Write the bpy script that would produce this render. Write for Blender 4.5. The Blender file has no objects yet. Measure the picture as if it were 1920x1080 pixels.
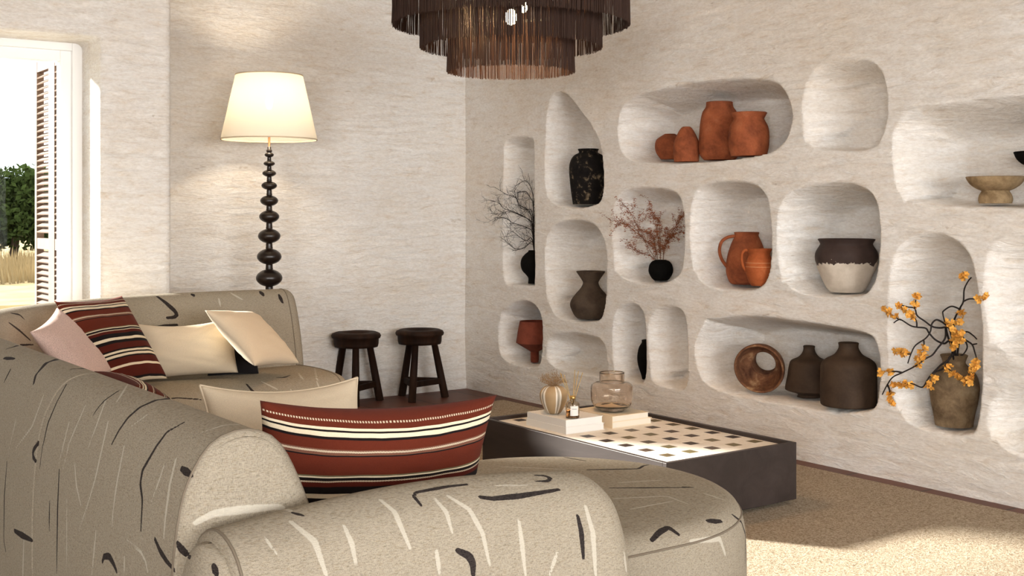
import bpy, bmesh, math, random
import numpy as np
from mathutils import Vector, Matrix
from mathutils.bvhtree import BVHTree

random.seed(7)
rng = np.random.default_rng(7)
S = bpy.context.scene
COL = S.collection

# ------------------------------------------------------------------ measuring
F, CX, HY, CAMH = 2256.0, 960.0, 400.0, 1.2
YAW = math.radians(35.5)
SN, CS = math.sin(YAW), math.cos(YAW)
XN, YB = 4.53, 6.90           # the wall of niches, the back wall


def ray(px, py):
    u = (px - CX) / F
    return (SN + CS * u, CS - SN * u, (HY - py) / F)


def on_x(px, py, X):
    d = ray(px, py); t = X / d[0]
    return Vector((X, d[1] * t, CAMH + d[2] * t)), t


def on_y(px, py, Y):
    d = ray(px, py); t = Y / d[1]
    return Vector((d[0] * t, Y, CAMH + d[2] * t)), t


def on_z(px, py, Z):
    d = ray(px, py); t = (Z - CAMH) / d[2]
    return Vector((d[0] * t, d[1] * t, Z)), t


# ------------------------------------------------------------------ objects
def tag(o, label=None, cat=None, group=None, kind=None):
    if label: o['label'] = label
    if cat: o['category'] = cat
    if group: o['group'] = group
    if kind: o['kind'] = kind
    return o


def empty(name, loc=(0, 0, 0), rz=0.0):
    o = bpy.data.objects.new(name, None)
    o.empty_display_size = 0.1
    COL.objects.link(o)
    o.location = loc; o.rotation_euler = (0, 0, rz)
    return o


def mesh_obj(name, verts, faces, mat=None, parent=None, smooth=True, world=True, loc=None):
    """verts in world space unless world=False; the origin is moved to loc"""
    me = bpy.data.meshes.new(name)
    v = np.asarray(verts, dtype=np.float32).reshape(-1, 3)
    if loc is not None:
        v = v - np.asarray(loc, dtype=np.float32)
    me.from_pydata(v.tolist() if len(v) < 60000 else [], [], faces if len(v) < 60000 else [])
    if len(v) >= 60000:
        fa = np.asarray(faces, dtype=np.int32)
        me.vertices.add(len(v)); me.vertices.foreach_set('co', v.ravel())
        n, k = fa.shape
        me.loops.add(n * k); me.loops.foreach_set('vertex_index', fa.ravel())
        me.polygons.add(n)
        me.polygons.foreach_set('loop_start', np.arange(0, n * k, k, dtype=np.int32))
        me.update(calc_edges=True)
    me.validate()
    if smooth:
        me.polygons.foreach_set('use_smooth', np.ones(len(me.polygons), dtype=bool))
    me.update()
    o = bpy.data.objects.new(name, me)
    COL.objects.link(o)
    if mat: me.materials.append(mat)
    if loc is not None: o.location = loc
    if parent is not None:
        o.parent = parent
        if world and loc is None and parent.type == 'EMPTY':
            bpy.context.view_layer.update()
            o.matrix_parent_inverse = parent.matrix_world.inverted()
        elif world and parent is not None:
            bpy.context.view_layer.update()
            o.matrix_parent_inverse = parent.matrix_world.inverted()
    return o


def grid_faces(nu, nv, close_u=False, close_v=False, flip=False):
    i = np.arange(nu if close_u else nu - 1)
    j = np.arange(nv if close_v else nv - 1)
    I, J = np.meshgrid(i, j, indexing='ij')
    I2, J2 = (I + 1) % nu, (J + 1) % nv
    q = np.stack([I * nv + J, I2 * nv + J, I2 * nv + J2, I * nv + J2], -1).reshape(-1, 4)
    if flip: q = q[:, ::-1]
    return q.tolist()


class MB:
    """collects shapes for one mesh"""
    def __init__(self): self.v = []; self.f = []

    def add(self, v, f):
        b = len(self.v)
        self.v.extend([tuple(map(float, p)) for p in v])
        self.f.extend([tuple(int(i) + b for i in q) for q in f])
        return self

    def box(self, x0, x1, y0, y1, z0, z1):
        v = [(x, y, z) for x in (x0, x1) for y in (y0, y1) for z in (z0, z1)]
        f = [(0, 1, 3, 2), (4, 6, 7, 5), (0, 4, 5, 1), (2, 3, 7, 6), (0, 2, 6, 4), (1, 5, 7, 3)]
        return self.add(v, f)

    def obox(self, c, ax, ay, az):
        c, ax, ay, az = map(Vector, (c, ax, ay, az))
        v = [c + ax * i + ay * j + az * k for i in (-1, 1) for j in (-1, 1) for k in (-1, 1)]
        f = [(0, 1, 3, 2), (4, 6, 7, 5), (0, 4, 5, 1), (2, 3, 7, 6), (0, 2, 6, 4), (1, 5, 7, 3)]
        return self.add(v, f)

    def tube(self, pts, rad, n=8, cap=True):
        pts = [Vector(p) for p in pts]
        m = len(pts)
        rads = rad if isinstance(rad, (list, tuple)) else [rad] * m
        up = Vector((0, 0, 1))
        rows = []
        prev = None
        for i, p in enumerate(pts):
            t = (pts[min(i + 1, m - 1)] - pts[max(i - 1, 0)])
            if t.length < 1e-9: t = Vector((0, 0, 1))
            t.normalize()
            if prev is None:
                a = t.cross(up if abs(t.z) < .9 else Vector((1, 0, 0))).normalized()
            else:
                a = (prev - t * prev.dot(t)).normalized()
            prev = a
            b = t.cross(a)
            rows.append([p + (a * math.cos(2 * math.pi * k / n) + b * math.sin(2 * math.pi * k / n)) * rads[i] for k in range(n)])
        v = [q for r in rows for q in r]
        f = grid_faces(m, n, close_v=True)
        if cap:
            f = f + [tuple(range(n))[::-1], tuple((m - 1) * n + k for k in range(n))]
        return self.add(v, f)

    def lathe(self, prof, c=(0, 0, 0), n=48, axis=None, wob=None):
        """prof: (r, z) from start to end; closed at both ends if r == 0"""
        c = Vector(c)
        if axis is None:
            ex, ey, ez = Vector((1, 0, 0)), Vector((0, 1, 0)), Vector((0, 0, 1))
        else:
            ez = Vector(axis).normalized(); ex = ez.orthogonal().normalized(); ey = ez.cross(ex)
        v = []
        for r, z in prof:
            for k in range(n):
                a = 2 * math.pi * k / n
                rr = r * (wob(a, z) if wob else 1)
                v.append(c + ex * (rr * math.cos(a)) + ey * (rr * math.sin(a)) + ez * z)
        f = grid_faces(len(prof), n, close_v=True, flip=True)
        return self.add(v, f)

    def blob(self, c, r, n=8, m=6, seed=0, amp=.15, sq=(1, 1, 1)):
        rr = random.Random(seed)
        c = Vector(c); v = []
        for i in range(m + 1):
            th = math.pi * i / m
            for k in range(n):
                a = 2 * math.pi * k / n
                q = r * (1 + amp * rr.uniform(-1, 1))
                v.append((c.x + q * sq[0] * math.sin(th) * math.cos(a), c.y + q * sq[1] * math.sin(th) * math.sin(a), c.z + q * sq[2] * math.cos(th)))
        return self.add(v, grid_faces(m + 1, n, close_v=True))

    def build(self, name, mat=None, parent=None, smooth=True, loc=None):
        return mesh_obj(name, self.v, self.f, mat, parent, smooth, True, loc)


def bevel(o, w, seg=3, angle=30):
    m = o.modifiers.new('round', 'BEVEL')
    m.width = w; m.segments = seg; m.limit_method = 'ANGLE'; m.angle_limit = math.radians(angle)
    m.harden_normals = False
    return o


def smooth_by_angle(o, deg=40):
    o.data.polygons.foreach_set('use_smooth', np.ones(len(o.data.polygons), dtype=bool))
    try:
        o.data.set_sharp_from_angle(angle=math.radians(deg))
    except Exception:
        pass
    return o


def spline(pts, n):
    """Catmull-Rom through pts, n samples"""
    P = [np.array(p, float) for p in pts]
    P = [2 * P[0] - P[1]] + P + [2 * P[-1] - P[-2]]
    out = []
    m = len(P) - 3
    for k in range(n):
        s = k / (n - 1) * m
        i = min(int(s), m - 1); t = s - i
        a, b, c, d = P[i:i + 4]
        out.append(.5 * ((2 * b) + (c - a) * t + (2 * a - 5 * b + 4 * c - d) * t ** 2 + (3 * b - a - 3 * c + d) * t ** 3))
    return np.array(out)


def resample(pts, step):
    P = np.asarray(pts, float)
    d = np.r_[0, np.cumsum(np.linalg.norm(np.diff(P, axis=0), axis=1))]
    n = max(2, int(round(d[-1] / step)) + 1)
    s = np.linspace(0, d[-1], n)
    return np.stack([np.interp(s, d, P[:, k]) for k in range(P.shape[1])], 1)


# ------------------------------------------------------------------ materials
class NT:
    def __init__(self, name):
        self.m = bpy.data.materials.new(name); self.m.use_nodes = True
        self.t = self.m.node_tree; self.t.nodes.clear()
        self.out = self.n('ShaderNodeOutputMaterial')

    def n(self, typ, **kw):
        x = self.t.nodes.new(typ)
        for k, v in kw.items():
            if k.startswith('i_'):
                key = k[2:]
                key = int(key) if key.isdigit() else key.replace('_', ' ')
                x.inputs[key].default_value = v
            else:
                setattr(x, k, v)
        return x

    def l(self, a, b): self.t.links.new(a, b)

    def pos(self, scale=(1, 1, 1), obj=False):
        if obj:
            g = self.n('ShaderNodeTexCoord').outputs['Object']
        else:
            g = self.n('ShaderNodeNewGeometry').outputs['Position']
        mp = self.n('ShaderNodeMapping'); mp.inputs['Scale'].default_value = scale
        self.l(g, mp.inputs['Vector'])
        return mp.outputs['Vector']

    def noise(self, vec, scale, detail=4, rough=.55, dist=0.0):
        x = self.n('ShaderNodeTexNoise')
        x.inputs['Scale'].default_value = scale; x.inputs['Detail'].default_value = detail
        x.inputs['Roughness'].default_value = rough; x.inputs['Distortion'].default_value = dist
        self.l(vec, x.inputs['Vector'])
        return x.outputs['Fac']

    def ramp(self, fac, stops, interp='LINEAR'):
        r = self.n('ShaderNodeValToRGB'); r.color_ramp.interpolation = interp
        e = r.color_ramp.elements
        while len(e) < len(stops): e.new(0.5)
        for k, (p, c) in enumerate(stops):
            e[k].position = p
            e[k].color = c if len(c) == 4 else (*c, 1)
        self.l(fac, r.inputs['Fac'])
        return r.outputs['Color']

    def mix(self, fac, a, b, mode='MIX'):
        x = self.n('ShaderNodeMix', data_type='RGBA', blend_type=mode)
        for val, idx in ((fac, 0), (a, 6), (b, 7)):
            if isinstance(val, (int, float)): x.inputs[idx].default_value = val
            elif isinstance(val, tuple): x.inputs[idx].default_value = val if len(val) == 4 else (*val, 1)
            else: self.l(val, x.inputs[idx])
        return x.outputs[2]

    def math(self, op, a, b=None, clamp=False):
        x = self.n('ShaderNodeMath', operation=op, use_clamp=clamp)
        for val, idx in ((a, 0), (b, 1)):
            if val is None: continue
            if isinstance(val, (int, float)): x.inputs[idx].default_value = val
            else: self.l(val, x.inputs[idx])
        return x.outputs[0]

    def bump(self, h, strength=.3, dist=.01, prev=None):
        b = self.n('ShaderNodeBump'); b.inputs['Strength'].default_value = strength
        b.inputs['Distance'].default_value = dist
        self.l(h, b.inputs['Height'])
        if prev is not None: self.l(prev, b.inputs['Normal'])
        return b.outputs['Normal']

    def bsdf(self, color, rough=.6, normal=None, spec=.5, metal=0.0, trans=0.0, **kw):
        p = self.n('ShaderNodeBsdfPrincipled')
        if isinstance(color, tuple): p.inputs['Base Color'].default_value = (*color, 1)
        else: self.l(color, p.inputs['Base Color'])
        if isinstance(rough, (int, float)): p.inputs['Roughness'].default_value = rough
        else: self.l(rough, p.inputs['Roughness'])
        p.inputs['Specular IOR Level'].default_value = spec
        p.inputs['Metallic'].default_value = metal
        p.inputs['Transmission Weight'].default_value = trans
        for k, v in kw.items(): p.inputs[k.replace('_', ' ')].default_value = v
        if normal is not None: self.l(normal, p.inputs['Normal'])
        self.l(p.outputs[0], self.out.inputs['Surface'])
        return p


def mat_plaster(name='plaster'):
    t = NT(name)
    vs = t.pos((2.2, 2.2, 9.0))
    v1 = t.pos((1, 1, 1))
    big = t.noise(t.pos((1, 1, 1.8)), .9, 4, .6)
    streak = t.noise(vs, 3.4, 9, .68, .6)
    fine = t.noise(t.pos((30, 30, 90)), 1.4, 6, .7)
    col = t.ramp(big, [(.32, (.84, .795, .735)), (.5, (.88, .86, .83)), (.68, (.90, .89, .87))])
    sc = t.ramp(streak, [(.28, (.70, .57, .43)), (.42, (.92, .88, .83)), (.58, (1, 1, 1))])
    col = t.mix(.60, col, sc, 'MULTIPLY')
    # scuffs: small brown chips lying along the trowel strokes
    sp = t.noise(t.pos((3.2, 3.2, 8.5)), 2.6, 3, .5, 1.2)
    spm = t.ramp(sp, [(.715, (0, 0, 0)), (.755, (1, 1, 1))])
    col = t.mix(t.math('MULTIPLY', spm, .35), col, (.34, .23, .13))
    ck = t.noise(vs, 5.5, 5, .6, 2.0)
    ckm = t.ramp(ck, [(.485, (0, 0, 0)), (.5, (1, 1, 1)), (.515, (0, 0, 0))])
    gate = t.ramp(t.noise(t.pos((1.2, 1.2, 3)), 2.2, 2, .5), [(.52, (0, 0, 0)), (.66, (1, 1, 1))])
    col = t.mix(t.math('MULTIPLY', t.math('MULTIPLY', ckm, gate), .25), col, (.42, .30, .19))
    col = t.mix(.26, col, t.ramp(fine, [(.35, (.45, .38, .3)), (.6, (1, 1, 1))]), 'MULTIPLY')
    n1 = t.bump(streak, .75, .026)
    n2 = t.bump(ckm, .25, -.004, n1)
    n3 = t.bump(fine, .35, .004, n2)
    t.bsdf(col, .92, n3, .2)
    return t.m


def mat_flat(name, col, rough=.6, spec=.4, bump=0, bscale=60, var=0.0, vscale=6, metal=0.0, obj=True):
    t = NT(name)
    v = t.pos((1, 1, 1), obj)
    c = col
    if var:
        n = t.noise(v, vscale, 5, .6)
        c = t.ramp(n, [(.3, tuple(x * (1 - var) for x in col)), (.7, tuple(min(1, x * (1 + var)) for x in col))])
    nm = None
    if bump: nm = t.bump(t.noise(v, bscale, 5, .6), bump, .004)
    t.bsdf(c, rough, nm, spec, metal)
    return t.m


def mat_clay(name, c1, c2, c3=None, rough=.85, scale=9, bump=.3, spec=.2):
    t = NT(name)
    v = t.pos((1, 1, 1), True)
    n = t.noise(v, scale, 7, .65, .4)
    stops = [(.32, c1), (.56, c2)]
    if c3: stops.append((.70, c3))
    col = t.ramp(n, stops)
    f = t.noise(v, 90, 4, .6)
    col = t.mix(.25, col, t.ramp(f, [(.35, (.55, .5, .45)), (.6, (1, 1, 1))]), 'MULTIPLY')
    t.bsdf(col, rough, t.bump(f, bump, .003), spec)
    return t.m


def mat_wood(name, c1, c2, rough=.55, axis='z', scale=14, spec=.4):
    t = NT(name)
    sc = {'x': (.12, 1, 1), 'y': (1, .12, 1), 'z': (1, 1, .12)}[axis]
    n = t.noise(t.pos(sc, True), scale, 7, .65, .8)
    col = t.ramp(n, [(.3, c1), (.7, c2)])
    t.bsdf(col, rough, t.bump(n, .25, .003), spec)
    return t.m


def mat_fabric(name, base=(.30, .264, .206), strokes=True, sheen=.0):
    t = NT(name)
    v = t.pos((1, 1, 1))
    # woven linen: two fine crossing thread fields with slubs
    a = t.noise(t.pos((150, 150, 820)), 1.0, 2, .5)
    b = t.noise(t.pos((820, 820, 190)), 1.0, 2, .5)
    sl = t.noise(t.pos((90, 90, 620)), 1.0, 2, .5)
    w = t.math('ADD', t.math('MULTIPLY', a, .5), t.math('MULTIPLY', b, .5))
    big = t.noise(v, 5, 3, .5)
    col = t.ramp(w, [(.3, tuple(x * .55 for x in base)), (.5, base), (.7, tuple(min(1, x * 1.30) for x in base))])
    col = t.mix(.5, col, t.ramp(sl, [(.33, (.70, .62, .50)), (.47, (1, 1, 1))]), 'MULTIPLY')
    col = t.mix(.12, col, t.ramp(big, [(.3, (.8, .76, .7)), (.7, (1, 1, 1))]), 'MULTIPLY')
    if strokes:
        rag = t.noise(v, 260, 3, .6)
        rg = t.math('MULTIPLY', t.math('SUBTRACT', rag, .5), .55)
        pale = t.n('ShaderNodeAttribute', attribute_name='pale').outputs['Fac']
        pm = t.ramp(t.math('ADD', pale, rg), [(.72, (1, 1, 1)), (1.0, (0, 0, 0))])
        col = t.mix(t.math('MULTIPLY', pm, .55), col, (.56, .525, .45))
        ink = t.n('ShaderNodeAttribute', attribute_name='ink').outputs['Fac']
        im = t.ramp(t.math('ADD', ink, t.math('MULTIPLY', rg, .6)), [(.9, (1, 1, 1)), (1.05, (0, 0, 0))])
        dk = t.ramp(w, [(.35, (.008, .006, .006)), (.62, (.042, .033, .03))])
        col = t.mix(im, col, dk)
    nm = t.bump(w, .7, .002)
    nm = t.bump(sl, .25, .0012, nm)
    t.bsdf(col, .95, nm, .15, Sheen_Weight=sheen)
    return t.m


def mat_cloth(name, base, var=.12, scale=700, sheen=.06):
    t = NT(name)
    w = t.noise(t.pos((1, 1, 1), True), scale, 2, .5)
    col = t.ramp(w, [(.3, tuple(x * (1 - var) for x in base)), (.7, tuple(min(1, x * (1 + var)) for x in base))])
    t.bsdf(col, .95, t.bump(w, .25, .0012), .12, Sheen_Weight=sheen)
    return t.m


RED, RED2 = (.105, .021, .011), (.075, .013, .008)
CREAM, BLK, BROWN, OLIVE = (.70, .60, .44), (.012, .009, .009), (.16, .07, .045), (.13, .11, .06)


def mat_stripes(name):
    t = NT(name)
    uv = t.n('ShaderNodeUVMap', uv_map='uv').outputs['UV']
    sep = t.n('ShaderNodeSeparateXYZ'); t.l(uv, sep.inputs[0])
    u, v = sep.outputs[0], sep.outputs[1]
    wav = t.noise(t.pos((1, 1, 1), True), 9, 2, .5)
    vs_ = t.math('ADD', t.math('MULTIPLY', v, .9), .1)
    vv = t.math('ADD', vs_, t.math('MULTIPLY', t.math('SUBTRACT', wav, .5), .016))
    st = [(0, RED2), (.09, CREAM), (.115, BLK), (.135, RED2), (.24, CREAM), (.262, RED2), (.33, BLK), (.345, CREAM), (.37, BLK), (.385, CREAM), (.405, BLK), (.42, RED2),
          (.48, BLK), (.505, CREAM), (.53, BLK), (.56, RED2), (.583, CREAM), (.590, BLK), (.606, CREAM), (.615, OLIVE), (.622, RED), (.738, BLK), (.746, BROWN), (.758, CREAM), (.770, BROWN), (.78, RED),
          (.838, BLK), (.853, CREAM), (.882, BLK), (.892, CREAM), (.908, RED), (.96, RED)]
    col = t.ramp(vv, st, 'CONSTANT')
    # the narrow cream lines are rows of stitches, not solid bands
    stitch = t.math('GREATER_THAN', t.math('FRACT', t.math('ADD', t.math('MULTIPLY', u, 95), t.math('MULTIPLY', v, 160))), .55)
    zones = t.ramp(vv, [(0, (0, 0, 0)), (.58, (1, 1, 1)), (.592, (0, 0, 0)), (.756, (1, 1, 1)), (.772, (0, 0, 0))], 'CONSTANT')
    col = t.mix(t.math('MULTIPLY', t.math('MULTIPLY', stitch, zones), .8), col, RED2)
    zz = t.math('ABSOLUTE', t.math('SUBTRACT', vv, .948))
    zl = t.math('MULTIPLY', t.math('LESS_THAN', zz, .0055), t.math('GREATER_THAN', t.math('FRACT', t.math('MULTIPLY', u, 90)), .45))
    col = t.mix(t.math('MULTIPLY', zl, .75), col, CREAM)
    w = t.noise(t.pos((1, 1, 1), True), 620, 2, .5)
    col = t.mix(.35, col, t.ramp(w, [(.3, (.55, .55, .55)), (.65, (1, 1, 1))]), 'MULTIPLY')
    t.bsdf(col, .95, t.bump(w, .3, .0012), .04, Sheen_Weight=.03)
    return t.m


def mat_glass(name, tint, rough=.02, ior=1.45):
    t = NT(name)
    g = t.n('ShaderNodeBsdfGlass', i_Roughness=rough, i_IOR=ior); g.inputs['Color'].default_value = (*tint, 1)
    t.l(g.outputs[0], t.out.inputs['Surface'])
    return t.m


def mat_pane(name):
    t = NT(name)
    tr = t.n('ShaderNodeBsdfTransparent'); tr.inputs['Color'].default_value = (.97, .98, .98, 1)
    gl = t.n('ShaderNodeBsdfGlossy', i_Roughness=.0)
    fr = t.n('ShaderNodeFresnel', i_IOR=1.08)
    mx = t.n('ShaderNodeMixShader')
    t.l(fr.outputs[0], mx.inputs[0]); t.l(tr.outputs[0], mx.inputs[1]); t.l(gl.outputs[0], mx.inputs[2])
    t.l(mx.outputs[0], t.out.inputs['Surface'])
    return t.m


def mat_emit(name, col, st):
    t = NT(name)
    e = t.n('ShaderNodeEmission', i_Strength=st); e.inputs['Color'].default_value = (*col, 1)
    t.l(e.outputs[0], t.out.inputs['Surface'])
    return t.m


def mat_shade(name):
    t = NT(name)
    d = t.n('ShaderNodeBsdfDiffuse'); d.inputs['Color'].default_value = (.90, .88, .82, 1)
    tl = t.n('ShaderNodeBsdfTranslucent'); tl.inputs['Color'].default_value = (.50, .47, .40, 1)
    tp = t.n('ShaderNodeBsdfTransparent')
    m1 = t.n('ShaderNodeMixShader', i_0=.5); m2 = t.n('ShaderNodeMixShader', i_0=.05)
    t.l(d.outputs[0], m1.inputs[1]); t.l(tl.outputs[0], m1.inputs[2])
    t.l(m1.outputs[0], m2.inputs[1]); t.l(tp.outputs[0], m2.inputs[2])
    t.l(m2.outputs[0], t.out.inputs['Surface'])
    return t.m


def mat_rug(name):
    t = NT(name)
    n = t.noise(t.pos((1, 1, 1)), 120, 4, .65, .4)
    n2 = t.noise(t.pos((1, 1, 1)), 320, 3, .6)
    col = t.ramp(n, [(.3, (.26, .185, .115)), (.48, (.54, .445, .325)), (.66, (.74, .65, .52))])
    col = t.mix(.45, col, t.ramp(n2, [(.36, (.36, .28, .20)), (.56, (1, 1, 1))]), 'MULTIPLY')
    nm = t.bump(n, 1.0, .018)
    nm = t.bump(n2, .6, .004, nm)
    t.bsdf(col, 1.0, nm, .05)
    return t.m


def mat_floor(name):
    t = NT(name)
    br = t.n('ShaderNodeTexBrick', offset=0.0, squash=1.0)
    br.inputs['Scale'].default_value = 1.0
    br.inputs['Brick Width'].default_value = .4; br.inputs['Row Height'].default_value = .4
    br.inputs['Mortar Size'].default_value = .006
    br.inputs['Color1'].default_value = (.115, .043, .026, 1); br.inputs['Color2'].default_value = (.15, .058, .036, 1)
    br.inputs['Mortar'].default_value = (.045, .025, .018, 1)
    mp = t.pos((1, 1, 1)); t.l(mp, br.inputs['Vector'])
    n = t.noise(t.pos((1, 1, 1)), 7, 6, .6)
    col = t.mix(.5, br.outputs['Color'], t.ramp(n, [(.3, (.5, .45, .42)), (.7, (1.0, 1.0, 1.0))]), 'MULTIPLY')
    nm = t.bump(t.math('SUBTRACT', 1.0, br.outputs['Fac']), .4, .003)
    t.bsdf(col, .5, nm, .3)
    return t.m


M = {}
M['plaster'] = mat_plaster()
M['ceiling'] = mat_wood('ceiling_boards', (.50, .46, .40), (.60, .56, .50), .7, 'y', 5)
M['white_paint'] = mat_flat('white_paint', (.84, .84, .83), .45, .4)
M['linen'] = mat_fabric('linen')
M['linen_plain'] = mat_fabric('linen_plain', strokes=False)
M['seam'] = mat_flat('seam_thread', (.16, .13, .095), .9)
M['stripes'] = mat_stripes('striped_weave')
M['cream'] = mat_cloth('cream_cotton', (.60, .505, .375))
M['pink'] = mat_cloth('pink_boucle', (.56, .41, .36), .22, 320)
M['black_cloth'] = mat_cloth('black_cloth', (.012, .010, .010))
M['terracotta'] = mat_clay('terracotta', (.16, .042, .018), (.32, .092, .036), (.38, .13, .06))
M['orange_clay'] = mat_clay('orange_clay', (.26, .062, .018), (.37, .095, .028), (.44, .14, .05))
M['red_clay'] = mat_clay('red_clay', (.12, .028, .016), (.20, .05, .028))
M['black_clay'] = mat_clay('black_clay', (.003, .0025, .0022), (.005, .0045, .004), spec=.06)
M['mottled'] = mat_clay('mottled_black', (.006, .005, .005), (.012, .010, .009), (.22, .17, .11), scale=24, spec=.1)
M['brown_clay'] = mat_clay('brown_clay', (.045, .03, .021), (.085, .06, .042))
M['stoneware'] = mat_clay('stoneware', (.085, .055, .03), (.20, .14, .08), (.26, .20, .125), scale=12)
M['aged_bowl'] = mat_clay('aged_bowl', (.15, .095, .045), (.33, .235, .13), scale=10)
M['rust_pot'] = mat_clay('rust_pot', (.06, .022, .012), (.19, .085, .042), (.40, .25, .13), scale=14)
M['dark_glaze'] = mat_clay('dark_glaze', (.035, .021, .013), (.055, .034, .021), rough=.7)
M['dark_wood'] = mat_wood('dark_wood', (.008, .0035, .002), (.030, .0125, .006), .65, spec=.14)
M['lamp_wood'] = mat_wood('lamp_wood', (.006, .003, .002), (.016, .008, .005), .32, spec=.5)
M['copper'] = mat_flat('copper_rod', (.30, .12, .05), .4, .5, metal=.6)
M['table_wood'] = mat_wood('table_wood', (.020, .0135, .0115), (.040, .028, .025), .5, 'y', 10)
M['rug'] = mat_rug('wool_rug')
M['floor'] = mat_floor('terracotta_floor')
M['paper'] = mat_flat('white_cover', (.82, .80, .76), .6, .3)
M['pages'] = mat_flat('book_pages', (.80, .74, .63), .85, .2)
M['cream_cover'] = mat_flat('cream_cover', (.80, .68, .50), .65, .3)
M['rose_glass'] = mat_glass('rose_glass', (.993, .955, .915))
M['clear_glass'] = mat_glass('clear_glass', (.98, .95, .9))
M['pane'] = mat_pane('window_pane')
M['shade'] = mat_shade('pleated_shade')
M['trim_cloth'] = mat_flat('trim_cloth', (.62, .52, .38), .8)
M['bulb'] = mat_emit('lamp_bulb', (1, .86, .62), 60)
M['bulb_pendant'] = mat_emit('pendant_bulb', (1, .72, .38), 90)
M['fringe'] = mat_flat('fringe_cord', (.036, .015, .008), .7, .3)
M['iron'] = mat_flat('black_iron', (.012, .011, .011), .5, .4)
M['bark'] = mat_flat('bark', (.014, .010, .009), .8, .3)
M['twig_brown'] = mat_flat('twig_brown', (.16, .08, .045), .8, .2)
M['rust_leaf'] = mat_flat('rust_leaf', (.27, .085, .035), .8, .2)
M['blossom'] = mat_flat('blossom', (.66, .33, .06), .7, .3, var=.35, vscale=60)
M['rattan'] = mat_flat('rattan', (.55, .36, .12), .7, .3)
M['reed_oil'] = mat_glass('diffuser_oil', (.86, .68, .5))
M['dried'] = mat_flat('dried_flower', (.34, .22, .12), .9, .1)
M['shutter'] = mat_wood('shutter_wood', (.09, .05, .03), (.16, .095, .06), .7, 'z', 10)

# ------------------------------------------------------------------ the wall of niches
# each opening: outline read off the wall plane, depth of the hollow
NICHES = {
 'narrow': (.20, [(950,290),(953,268),(975,261),(993,264),(998,280),(999,400),(998,520),(994,533),(965,532),(949,520),(948,400)]),
 'leaf': (.27, [(1050,177),(1040,186),(1031,225),(1028,300),(1029,350),(1040,378),(1075,388),(1108,384),(1124,372),(1128,330),(1122,275),(1108,242),(1085,210),(1064,184)]),
 'pots': (.31, [(1200,184),(1290,163),(1370,155),(1438,157),(1464,172),(1478,205),(1479,228),(1470,258),(1455,275),(1430,287),(1370,297),(1300,303),(1225,304),(1188,298),(1171,280),(1166,240),(1174,205)]),
 'empty_high': (.19, [(1519,262),(1516,205),(1522,160),(1545,134),(1590,121),(1630,124),(1650,146),(1657,190),(1655,230),(1645,262),(1635,273),(1610,280),(1570,280),(1535,277)]),
 'bowls': (.30, [(1705,372),(1693,345),(1688,290),(1692,245),(1720,217),(1790,203),(1860,195),(1960,189),(2060,200),(2090,290),(2070,375),(1960,387),(1870,387),(1760,382)]),
 'funnel': (.25, [(945,590),(965,573),(985,569),(1002,579),(1012,602),(1013,640),(1010,676),(1003,686),(985,686),(958,678),(943,662),(940,620)]),
 'grey_vase': (.26, [(1031,560),(1027,500),(1030,455),(1045,427),(1075,418),(1105,422),(1122,437),(1133,470),(1134,520),(1131,575),(1122,598),(1100,602),(1075,601),(1045,590)]),
 'empty_low': (.17, [(1030,655),(1036,636),(1060,629),(1090,630),(1118,637),(1131,650),(1135,675),(1134,697),(1115,703),(1085,699),(1050,690),(1032,676)]),
 'twig': (.21, [(1160,505),(1155,440),(1157,392),(1172,366),(1210,357),(1255,362),(1272,378),(1278,420),(1277,485),(1268,515),(1240,529),(1205,529),(1175,520)]),
 'slot_vase': (.19, [(1158,680),(1156,620),(1164,586),(1185,574),(1202,586),(1208,620),(1209,690),(1205,712),(1196,717),(1176,712),(1162,704)]),
 'slot_empty': (.18, [(1228,690),(1224,620),(1234,590),(1256,580),(1277,588),(1284,620),(1286,690),(1283,722),(1270,727),(1248,722),(1232,714)]),
 'jugs': (.30, [(1308,505),(1302,445),(1304,388),(1318,357),(1355,346),(1405,350),(1428,366),(1438,400),(1441,460),(1438,508),(1426,533),(1402,542),(1360,541),(1325,530)]),
 'jar': (.33, [(1476,525),(1468,465),(1470,402),(1487,371),(1530,355),(1585,350),(1622,362),(1638,385),(1643,440),(1640,500),(1631,532),(1612,551),(1560,554),(1505,547)]),
 'bottles': (.35, [(1330,606),(1400,599),(1470,605),(1570,620),(1622,632),(1637,650),(1643,695),(1640,735),(1632,763),(1605,770),(1545,768),(1480,757),(1400,743),(1340,725),(1319,700),(1312,650)]),
 'branch': (.29, [(1692,765),(1680,700),(1677,600),(1685,505),(1705,463),(1745,447),(1775,452),(1805,475),(1819,515),(1829,580),(1834,640),(1832,730),(1825,796),(1808,811),(1755,808),(1712,792)]),
 'right_upper': (.22, [(1872,640),(1863,580),(1862,510),(1878,470),(1920,449),(1990,445),(2040,480),(2060,560),(2055,640),(2020,672),(1960,670),(1905,664)]),
 'right_lower': (.22, [(1872,820),(1868,790),(1880,755),(1920,738),(1990,742),(2050,770),(2075,830),(2070,880),(2020,880),(1950,862),(1900,845)]),
}

STEP = .0065
ys = np.unique(np.round(np.r_[np.arange(-5.8, 2.1, .1), np.arange(2.1, 6.96, STEP)], 5))
zs = np.unique(np.round(np.r_[np.arange(0, 2.3, STEP), np.arange(2.3, 3.01, .05)], 5))
YY, ZZ = np.meshgrid(ys, zs, indexing='ij')
DEP = np.zeros_like(YY)


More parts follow.
